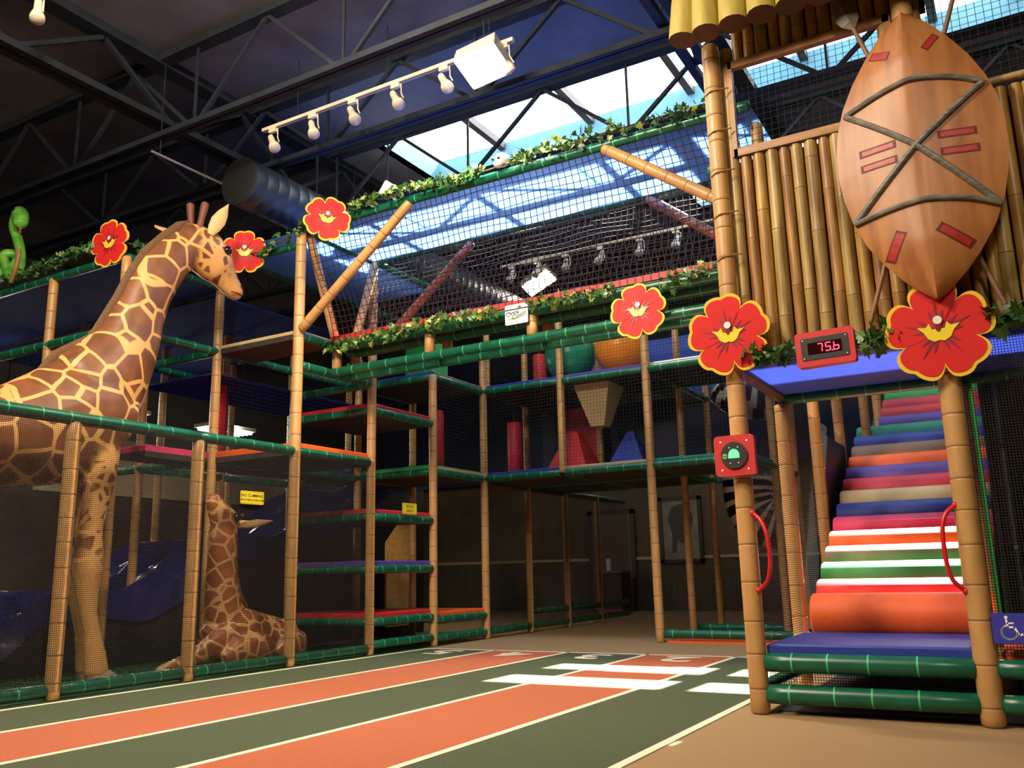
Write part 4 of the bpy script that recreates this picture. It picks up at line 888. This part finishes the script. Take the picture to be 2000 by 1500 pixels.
# roof of yellow tubes
M_yel = mat('roof_tube_yellow', (0.40, 0.31, 0.055), 0.5, noise=0.25, nscale=4, stretch=(4, 4, 0.8)); M_yen = mat('roof_tube_end', (0.10, 0.045, 0.025), 0.6)  # tube ends coloured dark for the shade inside hollow tubes
for k in range(-1, 13):
    x = -1.44+k*0.185; a = Vector((x if k >= 0 else -1.60, 5.2, 4.34)); b = a+Vector((0 if k >= 0 else 0.10, 0.08, 1.0)).normalized()*1.3
    MB().tube(a, b, [(0, 0.086, 1), (0.001, 0.096, 0), (0.1, 0.096, 0), (1.3, 0.09, 0)], 14, True, 1).build('roof_tube', [M_yel, M_yen], hut)
# sill, blue underside, back posts
rail(hut, (X8+0.03, YH, 2.17), (X9-0.03, YH, 2.17), 0.05); rail(hut, (X9+0.05, YH, 2.17), (1.1, YH, 2.17), 0.05)
M_bsh = mat('blue_sheet', (0.02, 0.06, 0.36), 0.3)
MB().box((X8, YH+0.05, 2.125), (1.0, YS+0.02, 2.14)).build('blue_ceiling_sheet', vinyl_mat('blue_soffit', (0.06, 0.10, 0.36), (0.14, 0.19, 0.48)), hut, smooth=False)
rail(hut, (X8, YS, 2.10), (1.0, YS, 2.10), 0.045)
MB().cyl((X8, YH+0.05, 2.12), (X8, YS, 2.12), 0.045, n=12).build('side_beam', mat('dark_brown_vinyl', (0.09, 0.035, 0.022), 0.5), hut)
post(hut, (X8, YS, 0), (X8, YS, 2.06), 0.055); post(hut, (X8, YS+U, 0), (X8, YS+U, 4.4), 0.05); post(hut, (X8, YS, 2.15), (X8, YS, 4.4), 0.05)
post(hut, (X8, YS+2*U, 0), (X8, YS+2*U, 2.8), 0.05); post(hut, (-1.30, 9.5, 1.9), (-1.30, 9.5, 3.4), 0.045); post(hut, (-1.28, 10.4, 2.1), (-1.28, 10.4, 3.6), 0.05)
post(hut, (X9+0.02, YS, 0), (X9+0.02, YS, 2.06), 0.05)
for a, b in ((YH, YS), (YS, YS+U), (YS+U, YS+2*U)): netq(hut, (X8+0.03, a, 0.4), (X8+0.03, b, 0.4), (X8+0.03, b, 2.1), (X8+0.03, a, 2.1), M_net)
netq(hut, (X9+0.03, YH+0.02, 0.36), (1.1, YH+0.02, 0.36), (1.1, YH+0.02, 2.12), (X9+0.03, YH+0.02, 2.12), M_net)
rail(hut, (X8-0.02, YS+0.3, 3.35), (X8-0.02, 10.2, 3.35), 0.045); rail(hut, (X8, YH+0.06, 0.14), (X8, YS-0.04, 0.14), 0.04)
rail(hut, (X8-0.06, YH+0.1, 3.56), (X8-0.06, YS, 3.56), 0.06)
MB().box((X8+0.01, YS+U, 0.0), (X8+0.04, 11.5, 2.0)).build('stair_side_panel', M_black, hut, smooth=False)
MB().box((X9+0.10, YS+0.1, 0.0), (X9+0.13, 11.5, 3.0)).build('stair_side_panel', M_black, hut, smooth=False)
MB().box((X9+0.2, 8.0, 0.0), (3.5, 8.05, 4.6)).build('back_curtain', mat('dark_curtain', (0.03, 0.02, 0.016), 0.8, noise=0.3), hut, smooth=False)
MB().bar((X9+0.095, YH+0.03, 0.55), (X9+0.095, YH+0.03, 2.05), 0.02, 0.02).build('green_strip', M_green, hut, smooth=False)
# entrance platform
for z in (0.295, 0.115):
    rail(hut, (X8+0.05, YH, z), (X9-0.045, YH, z), 0.056, 'rail', 16); rail(hut, (X9+0.05, YH, z), (1.1, YH, z), 0.052)
pad(hut, X8+0.06, X9-0.06, YH+0.02, 6.58, 0.30, M_blue, 0.06, 'entrance_pad')
pad(hut, X9+0.08, 1.0, YH+0.03, 6.6, 0.30, M_orange, 0.05, 'side_pad')
netq(hut, (X8+0.05, YH+0.08, 0.1), (X9, YH+0.08, 0.1), (X9, YH+0.08, 0.3), (X8+0.05, YH+0.08, 0.3), M_net)
# roller stair
rs = thing('roller_stair', 'stair of many coloured foam rollers climbing behind the entrance posts', 'stair', (-0.85, 6.6, 0.3))
RC = [(M_orange, 'orange'), (M_red, 'red'), (M_green, 'green'), (M_brown, 'brown'), (M_orange, 'orange'), (M_pink, 'pink'), (M_blue, 'blue'), (M_tan, 'sand'), (M_crim, 'crimson'), (M_purple, 'purple'), (M_orange, 'orange'), (M_brown, 'brown'), (M_blue, 'blue'), (M_teal, 'teal'), (M_purple, 'purple'), (M_red, 'red'), (M_crim, 'crimson'), (M_green, 'green'), (M_red, 'red'), (M_blue, 'blue'), (M_orange, 'orange')]
for i, (m, nm) in enumerate(RC):
    r = 0.155 if i == 0 else 0.125; y = 6.70+0.222*i+(0.03 if i else 0); z = 0.505+0.1245*i; x0 = -1.40 if i < 14 else -1.20; x1 = -0.22
    L_ = x1-x0
    MB().tube((x0, y, z), (x1, y, z), [(0, r*0.93, 0), (0.012, r, 0), (L_-0.012, r, 0), (L_, r*0.93, 0)], 28).build('foam_roller', m, rs, label=nm+' foam roller')
sb = MB(); sb.add([(-1.4, 6.75, 0.2), (-0.22, 6.75, 0.2), (-0.22, 11.3, 2.75), (-1.4, 11.3, 2.75), (-1.4, 6.85, 0.1), (-0.22, 6.85, 0.1), (-0.22, 11.4, 2.65), (-1.4, 11.4, 2.65)], [(0, 1, 2, 3), (7, 6, 5, 4), (0, 4, 5, 1), (2, 6, 7, 3), (1, 5, 6, 2), (0, 3, 7, 4)])
sb.build('ramp_board', M_black, rs, smooth=False)
# grab handles
M_hred = mat('handle_red', (0.60, 0.015, 0.02), 0.3)
for P, lb in (([(-1.455, 5.47, 1.18), (-1.40, 5.44, 1.13), (-1.365, 5.42, 1.03), (-1.36, 5.42, 0.88), (-1.39, 5.44, 0.77), (-1.455, 5.47, 0.715)], 'red curved grab handle on the left entrance post'),
              ([(-0.33, 5.47, 1.165), (-0.38, 5.44, 1.12), (-0.405, 5.42, 1.03), (-0.405, 5.42, 0.86), (-0.385, 5.44, 0.76), (-0.33, 5.47, 0.70)], 'red curved grab handle on the right entrance post')):
    t = thing('grab_handle', lb, 'handle', P[-1], 'red grab handles'); MB().path(smooth_pts(P, 5), 0.0125, 10).build('handle_bar', M_hred, t)
    for q in (P[0], P[-1]): MB().sphere(q, 0.02, 10, 8).build('handle_mount', M_hred, t)

# ------------------------------------------------------------------ shield and spears
XSH, YSH = -0.275, 5.30
HW = [(2.315, 0.012), (2.36, 0.07), (2.45, 0.165), (2.55, 0.245), (2.69, 0.335), (2.85, 0.40), (3.0, 0.435), (3.15, 0.455), (3.3, 0.455), (3.45, 0.435), (3.6, 0.39), (3.75, 0.32), (3.9, 0.225), (4.0, 0.15), (4.07, 0.085), (4.11, 0.03)]
def hw(z):
    for (a, wa), (b, wb_) in zip(HW, HW[1:]):
        if z <= b: return wa+(wb_-wa)*(z-a)/(b-a)
    return HW[-1][1]
def sh_y(x, z):
    u = min(1, abs(x-XSH)/max(0.01, hw(z))); q = min(1.0, hw(z)/0.30)
    return YSH-0.115*(0.4+0.6*q)*(1-u**1.2)+0.03
M_shw = mat('carved_wood', (0.40, 0.17, 0.05), 0.42, noise=0.38, nscale=2.2, stretch=(5, 5, 0.7), col2=(0.25, 0.085, 0.025))
sd = thing('carved_shield', 'large leaf shaped wooden shield with grey rope straps on the hut wall', 'shield', (XSH, YSH, 2.31))
mb = MB(); nu = 24; rings = []
for j in range(61):
    z = 2.315+(4.11-2.315)*j/60; wv = hw(z)
    fr = [(XSH-wv+2*wv*i/nu, sh_y(XSH-wv+2*wv*i/nu, z), z) for i in range(nu+1)]
    rings.append(fr+[(XSH+wv*(1-2*i/nu)*0.98, YSH+0.055, z) for i in range(nu+1)])
mb.loft(rings).build('shield_body', M_shw, sd, ang=30)
M_rope = mat('grey_rope', (0.20, 0.19, 0.16), 0.5, noise=0.5, nscale=14, stretch=(1, 1, 5), col2=(0.07, 0.075, 0.07))
def on_sh(x, z, o=0.008): return (x, sh_y(x, z)-o, z)
def strap(pts): # follows the curved face
    Q = smooth_pts([(x, 0, z) for x, z in pts], 8); MB().path([on_sh(p.x, p.z) for p in Q], 0.0175, 8).build('rope_strap', M_rope, sd)
A_, B_, C_, D_ = (-0.655, 3.545), (0.10, 3.545), (-0.665, 2.845), (0.10, 2.80)
strap([A_, (-0.45, 3.60), (-0.25, 3.625), (-0.05, 3.60), B_]); strap([C_, (-0.45, 2.87), (-0.25, 2.875), (-0.05, 2.85), D_])
strap([A_, (-0.28, 3.21), D_]); strap([B_, (-0.28, 3.21), C_])
M_slot = mat('slot_red', (0.42, 0.03, 0.028), 0.45, noise=0.3, nscale=30); M_slk = mat('slot_dark', (0.12, 0.015, 0.012), 0.6)
for x, z, L_, wd, a in ((-0.42, 3.86, 0.06, 0.028, -28), (-0.14, 3.86, 0.06, 0.022, 55), (-0.49, 3.26, 0.105, 0.024, 0), (-0.49, 3.165, 0.105, 0.024, 0), (-0.065, 3.25, 0.10, 0.024, 0), (-0.06, 3.145, 0.10, 0.024, 0), (-0.455, 2.645, 0.09, 0.032, 62), (-0.14, 2.645, 0.10, 0.03, -38)):
    ca, sa = math.cos(DG(a)), math.sin(DG(a))
    def P(u, v): return (x+u*ca-v*sa, z+u*sa+v*ca)
    s_ = MB(); n_ = 5
    for (mi, g_, off) in ((1, 1.0, 0.0015), (0, 0.84, 0.0025)):
        vs_ = []
        for i in range(n_+1):
            for v in (-1, 1):
                q = P(-L_*g_+2*L_*g_*i/n_, v*(wd-(L_*(1-g_)*0.6 if g_ < 1 else 0))); vs_.append((q[0], sh_y(*q)-off, q[1]))
        s_.add(vs_, [(2*i, 2*i+1, 2*i+3, 2*i+2) for i in range(n_)], mi)
    s_.build('red_slot', [M_slot, M_slk], sd, smooth=False)
M_spw = mat('spear_wood', (0.22, 0.105, 0.05), 0.5, noise=0.3, nscale=6)
for p0, p1, lb, head in (((-0.65, 5.38, 2.24), (0.10, 5.38, 4.42), 'brown spear shaft behind the shield, leaning to the right', False), ((0.05, 5.42, 2.25), (-0.56, 5.42, 4.18), 'brown spear behind the shield with dark leaf point at upper left', True)):
    t = thing('spear', lb, 'spear', p0); MB().cyl(p0, p1, 0.014, n=10).build('shaft', M_spw, t)
    d = (Vector(p1)-Vector(p0)).normalized(); c = Vector(p1); a = Vector((d.z, 0, -d.x))
    if head:
        pts = [(0, 0.012), (0.05, 0.055), (0.10, 0.07), (0.2, 0.055), (0.32, 0.03), (0.42, 0.003)]
        MB().loft([[c+d*tt+a*w_, c+d*tt+Vector((0, -1, 0))*w_*0.35, c+d*tt-a*w_, c+d*tt+Vector((0, 1, 0))*w_*0.35] for tt, w_ in pts]).build('point', mat('spear_stone', (0.14, 0.11, 0.09), 0.5, noise=0.3), t, smooth=False)
    else:
        MB().loft([[c+d*tt+a*w_, c+d*tt+Vector((0, -1, 0))*w_*0.35, c+d*tt-a*w_, c+d*tt+Vector((0, 1, 0))*w_*0.35] for tt, w_ in [(0, 0.012), (0.05, 0.055), (0.3, 0.04), (0.42, 0.003)]]).build('point', mat('spear_stone', (0.14, 0.11, 0.09), 0.5, noise=0.3), t, smooth=False)

# ------------------------------------------------------------------ signs and displays
def rrect(w_, h_, r, n=5):
    out = []
    for cx, cy, a0 in ((w_-r, h_-r, 0), (-w_+r, h_-r, 90), (-w_+r, -h_+r, 180), (w_-r, -h_+r, 270)):
        for k in range(n+1): q = DG(a0+90*k/n); out.append((cx+r*math.cos(q), cy+r*math.sin(q)))
    return out
def disc(r, n=24, cx=0, cy=0, sx=1, sy=1): return [(cx+r*sx*math.cos(2*math.pi*k/n), cy+r*sy*math.sin(2*math.pi*k/n)) for k in range(n)]
EX, EZ = Vector((1, 0, 0)), Vector((0, 0, 1)); EY = Vector((0, 1, 0))
# digital display
c = Vector((-0.915, 5.36, 2.135)); ex = Vector((1, 0.0, 0.02)).normalized(); ez = ex.cross(Vector((0, 1, 0))).normalized()*-1; ez = Vector((-0.02, 0, 1)).normalized()
ld = thing('digital_display', 'red framed digital display showing 75.6 on the hut sill', 'display', c-Vector((0, 0, 0.105)))
nf = Vector((0, -1, 0))
MB().prism(rrect(0.17, 0.106, 0.018), c, ex, ez, 0.07).build('case', M_red, ld, ang=30)
MB().prism(rrect(0.137, 0.068, 0.008), c+nf*0.004, ex, ez, 0.004).build('face_plate', mat('charcoal_plate', (0.028, 0.028, 0.028), 0.4), ld, smooth=False)
MB().prism(rrect(0.098, 0.036, 0.004), c+nf*0.006, ex, ez, 0.002).build('screen', mat('led_screen', (0.02, 0.002, 0.003), 0.15), ld, smooth=False)
for sx in (-1, 1):
    for sy in (-1, 1): MB().prism(disc(0.004, 10, sx*0.124, sy*0.056), c+nf*0.0065, ex, ez, 0.002).build('screw', M_white, ld, smooth=False)
M_led = mat('led_red', (0.3, 0.0, 0.01), 0.4, emit=(1.0, 0.03, 0.06), es=7)
SEG = {'a': (0, 1, 1), 'b': (1, 0.5, 0), 'c': (1, -0.5, 0), 'd': (0, -1, 1), 'e': (-1, -0.5, 0), 'f': (-1, 0.5, 0), 'g': (0, 0, 1)}
for dx, ss in ((-0.028, 'abc'), (0.020, 'acdfg'), (0.068, 'cdefg')):
    mb = MB()
    for s_ in ss:
        gx, gy, hz_ = SEG[s_]; cc = c+nf*0.0075+ex*(dx+gx*0.0145+gy*0.003)+ez*(gy*0.0245)
        if s_ == 'a' and ss == 'cdefg': continue
        mb.obox(cc, (0.0125 if hz_ else 0.0028, 0.001, 0.0028 if hz_ else 0.0105), (ex, nf, ez))
    mb.build('digit', M_led, ld, smooth=False)
MB().obox(c+nf*0.0075+ex*0.043+ez*-0.026, (0.003, 0.001, 0.003), (ex, nf, ez)).build('decimal_point', M_led, ld, smooth=False)
# red light panel
c = Vector((-1.515, 5.38, 1.535)); lp = thing('light_panel', 'red square panel with glowing green light on the left entrance post', 'light panel', c-Vector((0, 0, 0.128)))
MB().prism(rrect(0.126, 0.126, 0.026), c, EX, EZ, 0.05).build('plate', M_red, lp, ang=30)
MB().prism(disc(0.083, 36), c+nf*0.012, EX, EZ, 0.012).build('lens_ring', mat('charcoal_plate', (0.028, 0.028, 0.028), 0.4), lp, ang=30)
MB().prism([(0.034*math.cos(DG(a)), 0.040*math.sin(DG(a))-0.006) for a in range(0, 181, 15)]+[(-0.034, -0.022), (0.034, -0.022)], c+nf*0.015+Vector((0, 0, 0.004)), EX, EZ, 0.003).build('green_light', mat('green_glow', (0.05, 0.6, 0.15), 0.3, emit=(0.10, 1.0, 0.22), es=2.0), lp, smooth=False)
MB().prism(disc(0.017, 18, -0.058, -0.004), c+nf*0.0135, EX, EZ, 0.001).build('maker_badge', mat('badge_green', (0.28, 0.36, 0.14), 0.5), lp, smooth=False)
MB().prism([(-0.072, -0.006), (-0.044, -0.006), (-0.044, -0.002), (-0.072, -0.002)], c+nf*0.0143, EX, EZ, 0.001).build('badge_stripe', M_black, lp, smooth=False)
for sx in (-1, 1):
    for sy in (-1, 1):
        MB().prism(disc(0.0065, 12, sx*0.082, sy*0.088), c+nf*0.002, EX, EZ, 0.002).build('screw', M_white, lp, smooth=False)
        MB().prism(disc(0.0042, 10, sx*0.026, sy*0.048), c+nf*0.0135, EX, EZ, 0.002).build('screw', M_white, lp, smooth=False)
# wheelchair sign
c = Vector((-0.145, 5.43, 0.51)); ws = thing('accessibility_sign', 'blue sign with white wheelchair symbol right of the right entrance post', 'sign', c-Vector((0, 0, 0.075)))
MB().prism(rrect(0.082, 0.078, 0.008), c, EX, EZ, 0.006).build('plate', mat('sign_blue', (0.045, 0.05, 0.42), 0.35), ws, smooth=False)
sym = MB(); o_ = c+nf*0.002
sym.prism(disc(0.0085, 14, -0.012, 0.056), o_, EX, EZ, 0.001)
def flat(pts, wd):
    for (x0, y0), (x1, y1) in zip(pts, pts[1:]):
        d = Vector((x1-x0, y1-y0)).normalized(); q = Vector((-d.y, d.x))*wd; e = d*wd*0.8
        sym.prism([(x0-e.x-q.x, y0-e.y-q.y), (x1+e.x-q.x, y1+e.y-q.y), (x1+e.x+q.x, y1+e.y+q.y), (x0-e.x+q.x, y0-e.y+q.y)], o_, EX, EZ, 0.001)
flat([(-0.012, 0.042), (-0.008, 0.006), (0.022, 0.006), (0.040, -0.036), (0.054, -0.030)], 0.005); flat([(-0.009, 0.026), (0.018, 0.026)], 0.004)
flat([(0.036*math.cos(DG(a))-0.004, 0.036*math.sin(DG(a))-0.020) for a in range(115, 361, 15)], 0.004)
sym.build('wheelchair_symbol', mat('symbol_white', (0.9, 0.9, 0.9), 0.4), ws, smooth=False)
# yellow rule signs on the left net
M_sy = mat('sign_yellow', (0.82, 0.66, 0.03), 0.4); M_sk = mat('sign_ink', (0.03, 0.025, 0.01), 0.5)
def ysign(y0, y1, z0, z1, label, lines):
    cy, cz = (y0+y1)/2, (z0+z1)/2; w_, h_ = (y1-y0)/2, (z1-z0)/2; c = Vector((-6.30, cy, cz)); t = thing('yellow_sign', label, 'sign', c-Vector((0, 0, h_)))
    ux, uy = Vector((0, 1, 0)), Vector((0, 0, 1))
    MB().prism(rrect(w_, h_, 0.012), c, ux, uy, 0.004).build('plate', M_sy, t, smooth=False)
    for p in (((-w_+0.008, -h_+0.008), (w_-0.008, -h_+0.011)), ((-w_+0.008, h_-0.011), (w_-0.008, h_-0.008)), ((-w_+0.008, -h_+0.008), (-w_+0.011, h_-0.008)), ((w_-0.011, -h_+0.008), (w_-0.008, h_-0.008))):
        (a, b), (e, f) = p; MB().prism([(a, b), (e, b), (e, f), (a, f)], c+Vector((0.0006, 0, 0)), ux, uy, 0.0005).build('border', M_sk, t, smooth=False)
    for s_, sz_, dz, xs in lines: text_mesh(s_, sz_, c+Vector((0.001, 0, dz)), ux, uy, M_sk, t, 'lettering', 0.0005, xs=xs, bold=0.0006)
ysign(5.83, 6.12, 1.54, 1.66, 'yellow NO CLIMBING sign on the net above the baby giraffe', [('NO CLIMBING', 0.040, 0.018, 1.05), ('ON OUTSIDE OF STRUCTURE', 0.030, -0.024, 0.72)])
ysign(8.31, 8.59, 1.555, 1.685, 'yellow SOCKS ONLY! sign on the climbing tower rail', [('SOCKS', 0.048, 0.026, 1.0), ('ONLY!', 0.048, -0.026, 1.0)])
# bridge sign
c = Vector((-3.975, 7.02, 3.275)); oc = thing('logo_sign', 'white Orca Coast sign with brown star hanging on the bridge', 'sign', c-Vector((0, 0, 0.1)))
MB().prism(rrect(0.125, 0.098, 0.015), c, EX, EZ, 0.008).build('plate', mat('sign_white', (0.8, 0.8, 0.76), 0.4), oc, smooth=False)
tu = Vector((0.98, 0, 0.2)).normalized(); tv = Vector((-0.2, 0, 0.98)).normalized(); M_ink = mat('sign_navy', (0.05, 0.05, 0.2), 0.5)
text_mesh('Orca', 0.068, c+nf*0.001+Vector((-0.045, 0, 0.012)), tu, tv, M_ink, oc, 'lettering', 0.0005, bold=0.0008)
text_mesh('Coast', 0.068, c+nf*0.001+Vector((0.030, 0, -0.018)), tu, tv, M_ink, oc, 'lettering', 0.0005, bold=0.0008)
st = []
for k in range(10): a = DG(90+36*k+8); r = 0.030 if k % 2 == 0 else 0.012; st.append((0.035+r*1.2*math.cos(a), 0.066+r*0.85*math.sin(a)))
MB().prism(st, c+nf*0.001, EX, EZ, 0.001).build('star_mark', mat('sign_brown', (0.12, 0.08, 0.05), 0.5), oc, smooth=False)
sw = [(-0.085+0.17*t_, -0.045-0.028*math.sin(math.pi*t_)+0.055*t_) for t_ in [k/12 for k in range(13)]]+[(0.085-0.17*t_, -0.038-0.006*math.sin(math.pi*t_)+0.055*(1-t_)) for t_ in [k/12 for k in range(1, 12)]]
MB().prism(sw, c+nf*0.001, EX, EZ, 0.001).build('swoosh_mark', mat('sign_green', (0.22, 0.5, 0.12), 0.5), oc, smooth=False)

# ------------------------------------------------------------------ back room things
pf = thing('framed_picture', 'large framed animal picture on the dim back wall', 'picture', (-6.31, 17.95, 0.97))
for lo, hi in (((-6.78, 17.92, 0.97), (-6.70, 17.98, 2.35)), ((-5.92, 17.92, 0.97), (-5.84, 17.98, 2.35)), ((-6.78, 17.92, 0.97), (-5.84, 17.98, 1.05)), ((-6.78, 17.92, 2.27), (-5.84, 17.98, 2.35))):
    MB().box(lo, hi).build('frame_bar', mat('frame_dark', (0.03, 0.02, 0.012), 0.4), pf, smooth=False)
MB().box((-6.72, 17.94, 1.03), (-5.90, 17.96, 2.29)).build('print', mat('print_grey', (0.30, 0.26, 0.2), 0.5, noise=0.4, nscale=3), pf, smooth=False)
el = [(-0.22, -0.5), (-0.2, -0.1), (-0.28, 0.2), (-0.2, 0.45), (0.0, 0.52), (0.2, 0.45), (0.28, 0.2), (0.2, -0.1), (0.22, -0.5), (0.12, -0.5), (0.1, -0.2), (0.04, -0.3), (-0.02, -0.3), (-0.1, -0.2), (-0.12, -0.5)]
MB().prism(el, (-6.3, 17.937, 1.68), EX, EZ, 0.001).build('animal_figure', mat('print_dark', (0.09, 0.07, 0.055), 0.6), pf, smooth=False)
cb = thing('side_cabinet', 'small dark cabinet with a red base in the back room', 'cabinet', (-7.6, 17.2, 0))
MB().box((-7.85, 17.0, 0.0), (-7.3, 17.5, 0.08)).build('plinth', M_crim, cb, smooth=False); MB().box((-7.83, 17.02, 0.08), (-7.32, 17.5, 0.80)).build('carcass', mat('cabinet_dark', (0.05, 0.02, 0.015), 0.5), cb, smooth=False)
MB().box((-7.86, 16.99, 0.80), (-7.29, 17.5, 0.84)).build('top_board', mat('cabinet_top', (0.2, 0.13, 0.08), 0.4), cb, smooth=False)
tag(MB().tube((-7.66, 17.2, 0.84), (-7.66, 17.2, 1.1), [(0, 0.05, 0), (0.24, 0.06, 0), (0.25, 0.06, 0), (0.255, 0.05, 0), (0.02, 0.04, 0)], 16).build('paper_roll', M_white), 'white upright roll standing on the dark back cabinet', 'paper roll')
tp = thing('particle_board', 'tan particle board panel standing behind the step tower', 'board', (-7.85, 10.3, 0))
MB().prism([(10.0, 0.15), (10.62, 0.15), (10.62, 1.78), (10.5, 1.78), (10.0, 1.31)], (-7.86, 0, 0), (0, 1, 0), (0, 0, 1), 0.03).build('board', mat('particle_board', (0.72, 0.46, 0.14), 0.6, noise=0.4, nscale=40), tp, smooth=False)  # board colour brightened in place of light falling on it
MB().box((-7.95, 10.0, 0.0), (-7.86, 10.62, 0.15)).build('foot', M_black, tp, smooth=False)
SL = [(-6.2, 15.3, 2.9, 0, 'in the back room, nearer one', 0), (-5.4, 16.4, 2.85, 0, 'in the back room above the framed picture', 0),
      (-11.9, 6.4, 3.4, 1, 'beyond the slide, placed for its highlights, nearest of three', 45), (-11.9, 8.4, 3.4, 1, 'beyond the slide, placed for its highlights, middle of three', 45), (-11.9, 10.6, 3.4, 1, 'beyond the slide, placed for its highlights, farthest of three', 45)]  # these lamps are widened and multiplied to put highlights on the slide
for x, y, z, along, lb, en in SL:
    t = thing('strip_light', 'fluorescent strip light '+lb, 'lamp', (x, y, z)); d = Vector((0, 1, 0)) if along else Vector((1, 0, 0)); q = Vector((d.y, d.x, 0)); c = Vector((x, y, z))
    MB().obox(c+Vector((0, 0, 0.03)), (0.06 if not en else 0.22, 0.5, 0.03), (q, d, EZ)).build('housing', M_white, t, smooth=False)
    for o_ in ((0,) if not en else (-0.15, -0.05, 0.05, 0.15)): MB().cyl(c+q*o_-d*0.45-Vector((0, 0, 0.015)), c+q*o_+d*0.45-Vector((0, 0, 0.015)), 0.022 if not en else 0.035, n=8).build('tube', mat('strip_glow', (1, 0.95, 0.8), 0.5, emit=(1, 0.90, 0.72), es=14), t)
    for s_ in (-0.35, 0.35): MB().bar(c+d*s_+Vector((0, 0, 0.05)), c+d*s_+Vector((0, 0, ZC-z)), 0.012, 0.012).build('hanger', M_steel, t)
    if en:
        l = lamp('strip_lamp', 'AREA', c-Vector((0, 0, 0.06)), en, (1, 0.93, 0.8), target=c+Vector((0.6, 0, -1)), shape='RECTANGLE', size=0.9, size_y=0.12)
        l.rotation_euler = (Vector((0.7, 0, -1))).to_track_quat('-Z', 'X').to_euler(); l.parent = t; l.location = Vector((0, 0, -0.06))
